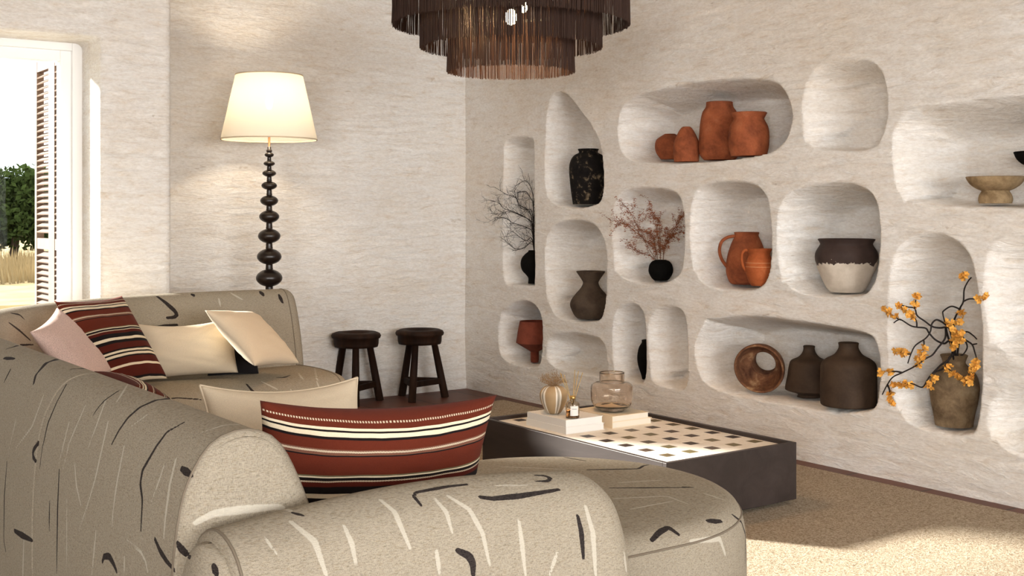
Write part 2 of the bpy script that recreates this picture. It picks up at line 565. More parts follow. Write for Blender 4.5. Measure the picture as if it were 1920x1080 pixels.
def poly_sd(P, X, Y):
    """signed distance (inside positive) and inward direction"""
    best = np.full(X.shape, 1e9); inside = np.zeros(X.shape, bool)
    gx = np.zeros(X.shape); gy = np.zeros(X.shape)
    n = len(P)
    for i in range(n):
        a, b = P[i], P[(i + 1) % n]
        e = b - a
        t = np.clip(((X - a[0]) * e[0] + (Y - a[1]) * e[1]) / (e @ e), 0, 1)
        dx, dy = X - a[0] - t * e[0], Y - a[1] - t * e[1]
        d = np.hypot(dx, dy)
        m = d < best
        best = np.where(m, d, best); gx = np.where(m, dx, gx); gy = np.where(m, dy, gy)
        c = ((a[1] > Y) != (b[1] > Y)) & (X < (b[0] - a[0]) * (Y - a[1]) / (b[1] - a[1] + 1e-12) + a[0])
        inside ^= c
    s = np.where(inside, best, -best)
    k = np.where(inside, 1, -1) / (best + 1e-9)
    return s, gx * k, gy * k


def noise2(seed, X, Y, f):
    r = np.random.default_rng(seed); out = np.zeros(X.shape)
    for k in range(9):
        a = r.uniform(0, 2 * np.pi); fr = f * r.uniform(.5, 2.0)
        out += np.sin(fr * (np.cos(a) * X + np.sin(a) * Y * 1.6) + r.uniform(0, 6.28)) / (1 + k * .25)
    return out / 4


SOFT = {'bowls': 1.6, 'empty_high': 1.4, 'right_upper': 1.8, 'right_lower': 1.6, 'branch': 1.4, 'jar': 1.2}
for idx, (nm, (D, px)) in enumerate(NICHES.items()):
    P = np.array([[p.y, p.z] for p in (on_x(x, y, XN)[0] for x, y in px)])
    P = np.vstack([P, P[:1]])
    P = spline(P, 90)[:-1]
    lo, hi = P.min(0) - .12, P.max(0) + .12
    iy = np.where((ys > lo[0]) & (ys < hi[0]))[0]; iz = np.where((zs > lo[1]) & (zs < hi[1]))[0]
    sub = np.ix_(iy, iz)
    s, gy, gz = poly_sd(P, YY[sub], ZZ[sub])
    up = np.clip(gz, 0, 1) ** 1.5            # floor of the hollow
    left = np.clip(-gy, 0, 1)                # jamb on the far side
    sf = SOFT.get(nm, 1.0)
    top = np.clip(-gz, 0, 1)
    w = .03 + .05 * left * sf + .03 * top * sf ** 1.6
    w = w * (1 - up) + .006 * up
    r = .035 + .02 * left * sf + .02 * top * (sf - 1)
    r = r * (1 - up) + .012 * up
    t = np.clip((s + r * .6) / (w + r), 0, 1)
    prof = t * t * (3 - 2 * t)
    prof = .5 * prof + .5 * np.clip(1 - np.sqrt(np.clip(1 - t * t, 0, 1)) * (1 - t) - (1 - t) ** 3 * 0, 0, 1)
    d = D * np.clip(prof, 0, 1)
    DEP[sub] = np.maximum(DEP[sub], d)
UND = .006 * noise2(3, YY, ZZ, 3.2) + .0035 * noise2(5, YY, ZZ, 9) + .0016 * noise2(8, YY, ZZ, 26)
XX = XN + DEP + UND
wall_right = mesh_obj('wall_right', np.stack([XX, YY, ZZ], -1).reshape(-1, 3), grid_faces(len(ys), len(zs), flip=False), M['plaster'])
tag(wall_right, kind='structure')


def floor_z(nm, y, dx, rb):
    """height of the hollow's floor under a foot of radius rb centred dx behind the wall face"""
    D, px = NICHES[nm]
    zz = [on_x(a, b, XN)[0].z for a, b in px]
    zlo, zhi = min(zz) - .05, (min(zz) + max(zz)) / 2
    best = zlo
    for yy in (y - rb * .8, y, y + rb * .8):
        i = int(np.argmin(abs(ys - yy)))
        for xx in (min(dx + rb * .62, D - .015),):
            k = np.where((zs > zlo) & (zs < zhi) & (DEP[i] + UND[i] >= xx))[0]
            if len(k): best = max(best, zs[k[0]])
    return best


# ------------------------------------------------------------------ the rest of the shell
yb = np.arange(2.15, 4.60, .02); zb = np.arange(0, 3.02, .02)
A, B = np.meshgrid(yb, zb, indexing='ij')
wb = mesh_obj('wall_back', np.stack([A, YB - .006 * noise2(11, A, B, 3) - .003 * noise2(12, A, B, 11), B], -1).reshape(-1, 3), grid_faces(len(yb), len(zb)), M['plaster'])
tag(wb, kind='structure')

YW, WX0, WX1, WZ = 6.15, .10, 1.84, 2.093


def prism(name, poly, y0, y1, mat, parent=None):
    bm = bmesh.new()
    vs = [bm.verts.new((x, y0, z)) for x, z in poly]
    f = bm.faces.new(vs)
    r = bmesh.ops.extrude_face_region(bm, geom=[f])
    bmesh.ops.translate(bm, verts=[g for g in r['geom'] if isinstance(g, bmesh.types.BMVert)], vec=(0, y1 - y0, 0))
    bmesh.ops.recalc_face_normals(bm, faces=bm.faces)
    me = bpy.data.meshes.new(name); bm.to_mesh(me); bm.free()
    o = bpy.data.objects.new(name, me); COL.objects.link(o); me.materials.append(mat)
    if parent: o.parent = parent
    return o


wl = prism('wall_left', [(-4.6, 0), (WX0, 0), (WX0, WZ), (WX1, WZ), (WX1, 0), (2.206, 0), (2.206, 3.0), (-4.6, 3.0)], YW, 6.60, M['plaster'])
bevel(wl, .035, 4); smooth_by_angle(wl, 35); tag(wl, kind='structure')
o = MB().box(2.0, 2.206, 6.60, 6.98, 0, 3.0).build('wall_return', M['plaster'], smooth=False); tag(o, kind='structure')
o = MB().box(-4.8, 5.0, -6.0, 7.1, -.08, 0).build('floor', M['floor'], smooth=False); tag(o, kind='structure')
o = MB().box(-4.8, 5.0, -6.0, 7.1, 3.0, 3.1).build('ceiling', M['ceiling'], smooth=False); tag(o, kind='structure')
# unseen walls behind the camera, wide openings added to let fill light in
wn = prism('wall_near', [(-4.7, 0), (-1.0, 0), (-1.0, 2.5), (4.2, 2.5), (4.2, 0), (4.7, 0), (4.7, 3.0), (-4.7, 3.0)], -5.9, -5.65, M['plaster'])
tag(wn, kind='structure')
ws = MB().box(-4.8, -4.6, -6.0, -5.5, 0, 3.0).box(-4.8, -4.6, -1.6, 6.7, 0, 3.0).box(-4.8, -4.6, -5.5, -1.6, 2.5, 3.0).box(-4.8, -4.6, -5.5, -1.6, 0, .5).build('wall_side', M['plaster'], smooth=False); tag(ws, kind='structure')

# the glazed door in the window wall
w1 = empty('window_1', (0, 0, 0)); tag(w1, 'tall white framed glazed door left of the floor lamp', None, None, 'structure')
fr = MB()
FX0, FX1, FZ1 = WX0 - .02, WX1 - .005, WZ + .005
for (a, b, c, d) in ((FX0, FX0 + .10, 0, FZ1), (FX1 - .10, FX1 + .02, 0, FZ1), (FX0 + .10, FX1 - .10, FZ1 - .10, FZ1), (FX0 + .10, FX1 - .10, 0, .10)):
    fr.box(a, b, 6.51, 6.585, c, d)
for (a, b, c, d) in ((FX0 + .0, FX0 + .055, 0, FZ1), (FX1 - .045, FX1 + .02, 0, FZ1), (FX0 + .05, FX1 - .045, FZ1 - .045, FZ1)):
    fr.box(a, b, 6.485, 6.515, c, d)
f1 = fr.build('window_frame', M['white_paint'], w1, smooth=False); bevel(f1, .004, 2)
MB().box(FX0 + .09, FX1 - .09, 6.545, 6.552, .09, FZ1 - .09).build('pane', M['pane'], w1, smooth=False)

# shutter leaf folded open outside
sh = empty('louvered_shutter', (1.80, 6.62, 0))
tag(sh, 'brown wooden louvered shutter folded open outside the glazed door', 'shutter')
st = MB()
for (a, b) in ((6.62, 6.65), (6.76, 6.88), (7.13, 7.17)):
    st.box(1.77, 1.81, a, b, .02, 2.06)
for z in (.02, 1.0, 2.0):
    st.box(1.772, 1.808, 6.65, 6.76, z, z + .06); st.box(1.772, 1.808, 6.88, 7.13, z, z + .06)
st.build('shutter_frame', M['shutter'], sh, smooth=False)
lv = MB()
for k in range(57):
    z = .10 + k * .0335
    if abs(z - 1.03) < .05: continue
    for (a, b) in ((6.65, 6.76), (6.88, 7.13)):
        lv.obox((1.79, (a + b) / 2, z), (.019, 0, .012), (0, (b - a) / 2, 0), (-.002, 0, .003))
lv.build('louvers', M['shutter'], sh, smooth=False)

# outside: terrace, dry grass, trees, hills
def grd(name, col, x0, x1, y0, y1, z, var=.3):
    m = mat_flat(name, col, .95, .1, .5, 8, var, 1.2)
    o = MB().box(x0, x1, y0, y1, z - .3, z).build(name, m, smooth=False); tag(o, kind='structure'); return o
grd('terrace', (.62, .57, .48), -14, 2.0, 6.7, 17, -.02, .1)
grd('field', (.28, .21, .10), -80, 60, 17, 95, -.03, .35)
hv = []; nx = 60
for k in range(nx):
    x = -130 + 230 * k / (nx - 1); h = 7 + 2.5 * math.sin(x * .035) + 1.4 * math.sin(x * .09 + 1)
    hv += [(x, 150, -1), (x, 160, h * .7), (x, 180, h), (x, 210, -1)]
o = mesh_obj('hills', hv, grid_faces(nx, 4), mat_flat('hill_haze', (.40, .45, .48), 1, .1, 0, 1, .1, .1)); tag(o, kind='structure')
leafm = mat_flat('leaf_green', (.030, .044, .012), .9, .0, 0, 1, .5, 3, obj=False)
barkm = mat_flat('tree_bark', (.07, .05, .035), .9, .1)


def tree(x, y, h, rad, label, seed, first=None):
    r = random.Random(seed)
    t = empty('leafy_tree', (x, y, -.03)); tag(t, label, 'tree', 'trees beyond the terrace')
    MB().tube([(x, y, -.03), (x + .1, y, h * .35), (x - .05, y + .1, h * .6)], [.12, .09, .05], 8).build('trunk', barkm, t)
    mb = MB()
    for k in range(60):
        a = r.uniform(0, 6.28); q = rad * r.random() ** .5; z = h * (.28 + .68 * r.random())
        q *= math.sin(min(1, max(.1, (z / h - .15))) * math.pi * .9 + .15) * .9
        c = Vector((x + q * math.cos(a), y + q * math.sin(a), z))
        for j in range(90):
            d = Vector((r.gauss(0, 1), r.gauss(0, 1), r.gauss(0, 1))).normalized() * rad * .28 * r.random() ** .33
            p = c + d; e1 = Vector((r.gauss(0, 1), r.gauss(0, 1), r.gauss(0, 1))).normalized() * r.uniform(.06, .12)
            e2 = e1.orthogonal().normalized() * r.uniform(.04, .08)
            mb.add([p - e1, p + e2, p + e1, p - e2], [(0, 1, 2, 3)])
    f = mb.build('foliage', leafm, t, smooth=False); f['kind'] = 'stuff'
tree(7.6, 33.0, 2.25, 1.6, 'green bushy tree showing in the left strip of the glass door', 1)
tree(9.9, 37.5, 2.0, 1.2, 'small green tree just left of the folded shutter beyond the terrace', 2)
tree(5.4, 36.0, 2.35, 2.0, 'broad green tree at the far left edge of the glass door', 3)
gm = MB(); r = random.Random(4)
for k in range(2600):
    x = r.uniform(3.5, 10.5); y = r.uniform(22, 30); h = r.uniform(.2, .5)
    gm.add([(x - .02, y, -.04), (x + .02, y, -.04), (x + r.uniform(-.1, .1), y, h)], [(0, 1, 2)])
o = gm.build('dry_grass', mat_flat('straw', (.26, .20, .11), .9, .0, 0, 1, .3, 2, obj=False), smooth=False)
tag(o, 'tall dry golden grass growing between terrace and trees', 'grass', None, 'stuff')

# rug
rg = MB().box(-1.2, 4.405, -.6, 6.27, 0, .012).build('wool_rug', M['rug'], smooth=False)
tag(rg, 'large beige looped wool rug covering most of the floor under sofa and table', 'rug')

# ------------------------------------------------------------------ vessels in the niches
def lathe_profile(pr, thick=.006, inner=True, step=.006):
    """outer profile (r,z) bottom to top -> closed profile with an inside"""
    P = spline_soft(pr, step)
    out = [(0.0, P[0][1])] + [tuple(p) for p in P]
    if inner:
        rt, zt = P[-1]
        out.append((max(rt - thick * .5, .002), zt + thick * .35))
        for r, z in P[::-1][1:]:
            if z < P[0][1] + thick * 1.5: break
            out.append((max(r - thick, .002), z))
        out.append((0.0, P[0][1] + thick * 1.6))
    else:
        out.append((0.0, P[-1][1]))
    return out


def spline_soft(pr, step):
    P = np.array(pr, float)
    Q = spline(P, max(12, len(P) * 7))
    Q[:, 0] = np.maximum(Q[:, 0], .002)
    Q[:, 1] = np.clip(np.maximum.accumulate(Q[:, 1]), P[:, 1].min(), P[:, 1].max())
    return Q


def vessel(name, label, cat, niche, cx, dx, pr, mat, group=None, thick=.007, wob=0.0, sharp=False, as_empty=False):
    """pr: list of (half width px, py) bottom to top as the photo shows it"""
    yb_, yt_ = pr[0][1], pr[-1][1]
    p0, t = on_x(cx, yb_, XN + dx)
    sc = t / F
    zt = on_x(cx, yt_, XN + dx)[0].z
    zf = floor_z(niche, p0.y, dx, pr[0][0] * sc) + .001
    k = (zt - zf) / (yb_ - yt_)
    P = [(hw * sc, (yb_ - py) * k) for hw, py in pr]
    loc = (p0.x, p0.y, zf)
    rr = random.Random(label)
    ph = rr.uniform(0, 6)
    wf = (lambda a, z: 1 + wob * math.sin(a * 2 + ph + z * 9) + wob * .6 * math.sin(a * 3 - ph + z * 21)) if wob else None
    if sharp:
        prof = [(0.0, 0.0)] + P + [(max(P[-1][0] - thick, .002), P[-1][1])] + [(max(r - thick, .002), max(z, thick)) for r, z in P[::-1]] + [(0.0, thick)]
    else:
        prof = lathe_profile(P, thick)
    mb = MB().lathe(prof, loc, 56, wob=wf)
    if as_empty:
        root = empty(name, loc); tag(root, label, cat, group)
        b = mb.build('body', mat, root); smooth_by_angle(b, 45)
        return root, loc, sc, k
    o = mb.build(name, mat, loc=loc); smooth_by_angle(o, 45)
    tag(o, label, cat, group)
    return o, loc, sc, k


vessel('footed_vase', 'black round vase on a slim foot in the tall narrow niche near the corner', 'vase', 'narrow', 1003, .088,
       [(13, 533), (12.5, 523), (17, 516), (24, 508), (27, 496), (25, 485), (19, 477), (13, 472), (12.5, 470)], M['black_clay'])
vessel('clay_jar', 'black mottled jar with chipped pale flecks in the pointed leaf-shaped niche', 'jar', 'leaf', 1103, .125,
       [(29, 388), (33, 352), (36, 318), (33, 301), (27, 292), (18.5, 287), (18, 284), (20, 280)], M['mottled'], wob=.012)
G = 'terracotta pots in the wide upper niche'
vessel('terracotta_pot', 'smallest round terracotta pot at the left end of the wide upper niche', 'pot', 'pots', 1256, .20,
       [(17, 304), (25, 291), (28, 277), (25, 263), (14, 254), (11, 252)], M['terracotta'], G, wob=.015)
vessel('terracotta_pot', 'egg-shaped terracotta pot with a small mouth beside the tall pot', 'pot', 'pots', 1287, .085,
       [(23, 303), (24.5, 280), (23, 265), (15, 247), (9, 239), (8, 238.5)], M['terracotta'], G, wob=.015)
vessel('terracotta_pot', 'tallest terracotta pot with sloping shoulders in the wide upper niche', 'pot', 'pots', 1349, .185,
       [(29, 301), (36, 292), (38.5, 278), (38, 257), (36, 232), (32, 212), (26, 202), (24.5, 196), (24.5, 192)], M['terracotta'], G, wob=.012)
vessel('terracotta_pot', 'wide-mouthed terracotta pot with a flared rim and scratched line', 'pot', 'pots', 1404, .085,
       [(33, 298), (37, 280), (38, 257), (36, 240), (30, 227), (29, 223), (31, 219), (34.5, 212)], M['terracotta'], G, wob=.012)
vessel('footed_bowl', 'mottled tan bowl on a thick rounded foot in the large right niche', 'bowl', 'bowls', 1866.5, .13,
       [(29, 387), (30.5, 379), (29, 370), (25, 362), (26, 360), (34, 356), (44, 348), (50, 339), (53, 332)], M['aged_bowl'])
vessel('footed_bowl', 'black footed bowl cut off by the right edge of the photo', 'bowl', 'bowls', 1957, .13,
       [(26, 387), (24, 381), (9, 360), (8, 330), (18, 316), (36, 308), (47, 298), (53, 285)], M['black_clay'])
vessel('funnel_vase', 'rust red funnel-shaped vase on a narrow stem in the low corner niche', 'vase', 'funnel', 1002.5, .12,
       [(7, 686), (8, 680), (8, 664), (35, 646), (32, 624), (28, 602)], M['red_clay'], sharp=True)
vessel('waisted_vase', 'dark grey-brown vase with flared rim and narrow neck in the middle niche', 'vase', 'grey_vase', 1107.5, .12,
       [(25, 601), (31, 594), (38, 577), (36, 565), (28, 553), (19, 542), (14.5, 532), (17, 525), (26, 511), (27, 509)], M['brown_clay'], wob=.01)
vessel('sphere_vase', 'small black spherical vase holding dry rust sprigs', 'vase', 'twig', 1239, .105,
       [(12, 530), (17, 525), (22, 515), (23, 507), (21, 497), (16, 490), (11.5, 488)], M['black_clay'])
vessel('slender_vase', 'slender black vase half hidden by the edge of the tall low slot', 'vase', 'slot_vase', 1216, .09,
       [(12, 714), (14, 705), (20, 685), (21, 668), (18, 652), (13, 643), (13, 638)], M['black_clay'])


def jug(label, niche, cx, dx, pr, hpts, mat, rings=()):
    root, loc, sc, k = vessel('clay_jug', label, 'jug', niche, cx, dx, pr, mat, 'clay jugs sharing one niche', as_empty=True)
    zb, cen = pr[0][1], Vector(loc)
    side = Vector((CS, -SN, 0))           # towards the right as seen from the room
    pts = [cen + side * ((x - cx) * sc) + Vector((0, 0, (zb - y) * k)) for x, y in hpts]
    MB().tube(spline([tuple(p) for p in pts], 26), .0085 if dx > .1 else .0075, 8).build('handle', mat, root)
    for y in rings:
        hw = np.interp(-y, [-q[1] for q in pr], [q[0] for q in pr]) * sc
        mb = MB(); z = loc[2] + (zb - y) * k
        mb.lathe([(hw + .0002, -.0014), (hw + .0012, -.0008), (hw + .0012, .0008), (hw + .0002, .0014)], (loc[0], loc[1], z), 56)
        o = mb.build('painted_band', mat_flat('band_slip', (.52, .27, .13), .8), root); o['label'] = 'thin pale painted band'
    return root


jug('large brown-red clay jug with a long ear handle standing behind the small jug', 'jugs', 1400, .175,
    [(28, 541), (33, 535), (38, 518), (38, 500), (35, 480), (29, 460), (23, 445), (22, 441), (23.5, 436)],
    [(1378, 443), (1364, 446), (1353, 455), (1349, 472), (1353, 490), (1363, 506)], M['terracotta'])
jug('small bright orange clay jug with pale bands in front of the large jug', 'jugs', 1424, .04,
    [(15, 542), (20, 534), (25, 519), (27, 505), (25, 492), (20, 480), (20, 475), (24, 467)],
    [(1403, 469), (1396, 470), (1391, 478), (1391, 492), (1394, 503), (1399, 512)], M['orange_clay'], (495, 503))


def mat_twotone():
    t = NT('dipped_glaze')
    v = t.pos((1, 1, 1), True)
    sx = t.n('ShaderNodeSeparateXYZ'); t.l(v, sx.inputs[0])
    n = t.noise(v, 22, 5, .6)
    n2 = t.noise(v, 9, 5, .6)
    zc = t.math('ADD', sx.outputs[2], t.math('MULTIPLY', t.math('SUBTRACT', n, .5), .12))
    m = t.math('GREATER_THAN', zc, .142)
    low = t.ramp(n2, [(.3, (.44, .38, .31)), (.6, (.63, .57, .49))])
    top = t.ramp(n2, [(.3, (.028, .016, .013)), (.7, (.055, .035, .03))])
    col = t.mix(m, low, top)
    t.bsdf(col, .75, t.bump(n, .2, .003), .3)
    return t.m


vessel('dipped_jar', 'wide cream jar with dark brown dipped top and rolled rim', 'jar', 'jar', 1587, .165,
       [(30, 554), (38, 543), (47, 522), (55, 500), (57.5, 485), (56, 474), (50, 463), (48, 458), (50, 453), (52.5, 449)], mat_twotone(), thick=.01)
# pot lying on its side, mouth to the room
p0, t = on_x(1427, 693, XN + .115)
ax = Vector((-.90, -.50, -.17)).normalized()
ro = .128
p0.z = floor_z('bottles', p0.y, .13, .03) + ro * .985 + .012
P = spline(np.array([(.066, -.125), (.068, -.10), (.082, -.072), (.104, -.045), (.120, -.010), (.128, .030), (.1285, .048)]), 50)
I = spline(np.array([(.122, .055), (.117, .046), (.113, .020), (.104, -.012), (.086, -.044), (.071, -.058), (.064, -.056), (.060, -.062), (.058, -.080), (.057, -.125)]), 60)
prof = [tuple(q) for q in P] + [tuple(q) for q in I] + [tuple(P[0])]
o = MB().lathe(prof, p0, 64, axis=ax, wob=lambda a, z: 1 + .012 * math.sin(2 * a + 1)).build('open_pot', M['rust_pot'], loc=p0)
tag(o, 'rust brown open-ended pot lying on its side, wide mouth facing the room', 'pot')
G = 'dark bottles in the wide low niche'
vessel('clay_bottle', 'smaller dark brown bottle with a thin neck and stepped foot', 'bottle', 'bottles', 1517, .215,
       [(22, 760), (22, 753), (41, 746), (44, 740), (40, 715), (37, 692), (33, 681), (20, 673), (13, 664), (10.5, 655), (11, 649)], M['dark_glaze'], G)
vessel('clay_bottle', 'larger dark brown bottle with broad straight body and wide neck', 'bottle', 'bottles', 1591, .10,
       [(49, 769), (51.5, 764), (52, 740), (51.5, 705), (50, 686), (42, 676), (27, 667), (20, 657), (18, 650), (19, 643)], M['dark_glaze'], G)
VB = vessel('stoneware_vase', 'tall weathered brown vase holding the orange blossom branches', 'vase', 'branch', 1789, .13,
       [(34, 810), (37, 790), (42, 765), (45, 742), (45, 725), (40, 706), (29, 692), (21, 682), (22, 674), (25, 666)], M['stoneware'], wob=.014, thick=.009)

# ------------------------------------------------------------------ branches
def side_pt(px, py, dx): return on_x(px, py, XN + dx)[0]


def zb(x, y): return (1600 + x / 3.175, 480 + y / 3.175)   # read at 3.175 times


blossom_seed = [0]


def blossom(root, px, py, dx, size, n=7):
    c = side_pt(px, py, dx); mb = MB(); r = random.Random(blossom_seed[0]); blossom_seed[0] += 1
    for k in range(n):
        q = c + Vector((r.uniform(-.7, .7), r.uniform(-1, 1), r.uniform(-1, 1))) * size
        nr = Vector((r.uniform(-1, .2), r.uniform(-1, 1), r.uniform(-1, 1))).normalized()
        e1 = nr.orthogonal().normalized(); e2 = nr.cross(e1)
        R = r.uniform(.011, .016)
        for j in range(5):       # five cupped petals
            a = 2 * math.pi * j / 5 + r.uniform(-.2, .2)
            d = e1 * math.cos(a) + e2 * math.sin(a); s = nr.cross(d)
            pts = [q, q + d * R * .5 - s * R * .5 + nr * R * .15, q + d * R - s * R * .28 + nr * R * .45, q + d * R * 1.08 + nr * R * .5, q + d * R + s * R * .28 + nr * R * .45, q + d * R * .5 + s * R * .5 + nr * R * .15]
            mb.add(pts, [(0, 1, 2, 3), (0, 3, 4, 5)])
        mb.blob(q + nr * .002, .0035, 6, 4, k)
    return mb.build('blossom', M['blossom'], root)


def branch(label, stems, blossoms, dx0=.10):
    p = side_pt(*zb(603, 600), .12)
    root = empty('blossom_branch', p); tag(root, label, 'branch', 'blossom branches in the weathered vase')
    mb = MB()
    for st in stems:
        pts = [side_pt(*zb(q[0], q[1]), q[2]) for q in st]
        s = spline([tuple(a) for a in pts], len(pts) * 7)
        r0 = .0050 if st[0][1] > 585 or len(st) > 5 else .0038
        mb.tube(s, list(np.linspace(r0, .0026, len(s))), 7)
    mb.build('stem', M['bark'], root)
    for b in blossoms:
        blossom(root, *zb(b[0], b[1]), b[2], b[3], b[4])
    return root


branch('tallest blossom branch rising straight up from the vase to one orange cluster',
       [[(600, 680, .12), (606, 560, .11), (600, 470, .09), (600, 385, .08), (635, 310, .07), (655, 268, .05), (660, 200, .05), (682, 152, .04), (702, 128, .03)], [(655, 270, .05), (688, 256, -.01), (725, 256, -.03)],
        [(640, 318, .07), (585, 300, .06), (540, 325, .05), (533, 345, .05), (548, 408, .04)]],
       [(660, 126, -.0, .014, 8), (752, 255, -.05, .010, 5), (795, 240, -.05, .010, 5), (640, 345, .05, .012, 6), (627, 385, .05, .013, 6)])
branch('blossom branch arching left and down to the lowest hanging orange tips',
       [[(598, 690, .13), (597, 590, .10), (560, 470, .06), (550, 430, .04), (546, 490, .02), (500, 552, -.01), (470, 590, -.03), (430, 612, -.05), (370, 655, -.07), (290, 695, -.08), (235, 722, -.08), (200, 770, -.08), (172, 825, -.08)],
        [(290, 695, -.08), (262, 688, -.085), (228, 687, -.09)], [(203, 768, -.08), (213, 790, -.085), (220, 828, -.085)]],
       [(412, 575, -.05, .012, 6), (395, 620, -.06, .013, 7), (385, 645, -.06, .010, 5), (170, 688, -.09, .012, 6), (210, 683, -.09, .010, 5), (218, 820, -.085, .009, 4), (222, 855, -.085, .009, 5), (238, 880, -.085, .006, 3)])
branch('blossom branch reaching furthest up and left with orange tips',
       [[(606, 690, .13), (600, 560, .10), (575, 505, .07), (540, 521, .04), (490, 500, .0), (452, 460, -.03), (430, 430, -.04), (380, 424, -.05), (340, 414, -.06), (285, 380, -.07), (262, 383, -.07), (241, 398, -.07)],
        [(378, 422, -.05), (377, 395, -.05), (368, 372, -.05)], [(285, 380, -.07), (262, 372, -.075), (230, 350, -.08)]],
       [(182, 318, -.08, .009, 5), (212, 335, -.08, .010, 6), (248, 358, -.08, .010, 6), (350, 352, -.055, .010, 5), (360, 375, -.055, .006, 3)])
branch('blossom branch looping through the middle with two orange tips upper left',
       [[(596, 690, .12), (600, 545, .09), (580, 440, .06), (555, 424, .04), (515, 428, .01), (470, 420, -.02), (425, 388, -.04), (380, 355, -.05), (365, 312, -.06), (325, 304, -.07), (290, 294, -.075), (250, 293, -.08)],
        [(366, 316, -.06), (368, 290, -.065), (372, 260, -.07)]],
       [(277, 297, -.08, .008, 5), (308, 320, -.075, .010, 6), (332, 345, -.07, .009, 5), (375, 245, -.07, .010, 6), (365, 285, -.07, .010, 6)])
branch('blossom branch bending left at mid height past the low left cluster',
       [[(612, 690, .13), (602, 560, .10), (575, 440, .05), (548, 408, .02), (515, 386, .0), (490, 381, -.02), (467, 405, -.03), (458, 450, -.04), (430, 490, -.05), (370, 532, -.06), (342, 585, -.07), (324, 639, -.07)],
        [(418, 498, -.05), (421, 520, -.055), (418, 548, -.055)], [(342, 583, -.07), (325, 583, -.075), (300, 580, -.08)]],
       [(252, 572, -.08, .009, 5), (285, 580, -.08, .010, 6), (310, 575, -.08, .009, 5), (420, 545, -.06, .008, 4)])
branch('low blossom branch dropping over the vase shoulder to the left',
       [[(604, 690, .12), (592, 590, .07), (565, 620, .0), (520, 650, -.02), (460, 712, -.05), (440, 740, -.06), (410, 781, -.07), (350, 760, -.08), (300, 762, -.085)],
        [(575, 600, .05), (540, 665, -.01), (490, 690, -.03), (455, 715, -.05)]],
       [(455, 775, -.06, .013, 7), (487, 725, -.05, .011, 6), (240, 770, -.09, .009, 5), (275, 760, -.09, .010, 6), (315, 765, -.085, .010, 6), (335, 770, -.08, .007, 3)])
branch('blossom branch hanging over the right shoulder of the weathered vase',
       [[(610, 690, .13), (622, 560, .10), (640, 470, .06), (660, 495, .04), (705, 525, .03), (722, 570, .02), (733, 615, .01), (725, 650, .0)], [(640, 455, .06), (680, 452, .05), (712, 472, .04), (735, 495, .03)],
        [(668, 505, .04), (678, 545, .04), (655, 585, .04), (640, 590, .05)], [(706, 528, .03), (736, 522, .03)],
        [(725, 640, .0), (700, 720, -.02), (660, 745, -.03), (610, 710, -.03), (555, 660, -.03)]],
       [(732, 640, -.01, .013, 7), (715, 670, -.02, .013, 7), (705, 710, -.025, .013, 7), (690, 742, -.03, .010, 6), (655, 745, -.035, .010, 6), (625, 715, -.035, .010, 6), (595, 695, -.035, .009, 5), (562, 668, -.035, .012, 6)])
branch('short upright blossom branch crowded with orange flowers above the vase mouth',
       [[(592, 690, .12), (590, 560, .09), (612, 470, .06), (585, 410, .04), (560, 390, .03)]],
       [(572, 400, .01, .014, 8), (585, 440, .01, .014, 7), (622, 462, .02, .014, 8), (600, 490, .02, .012, 6), (650, 490, .02, .013, 7), (605, 520, .02, .013, 7), (592, 550, .03, .010, 5), (628, 500, .02, .012, 6)])


def keep_off(p, gap=.010):
    i = int(np.argmin(abs(ys - p.y))); k = int(np.argmin(abs(zs - p.z)))
    m = float((DEP + UND)[max(0, i - 2):i + 3, max(0, k - 2):k + 3].min())
    return Vector((min(p.x, XN + m - gap), p.y, p.z))


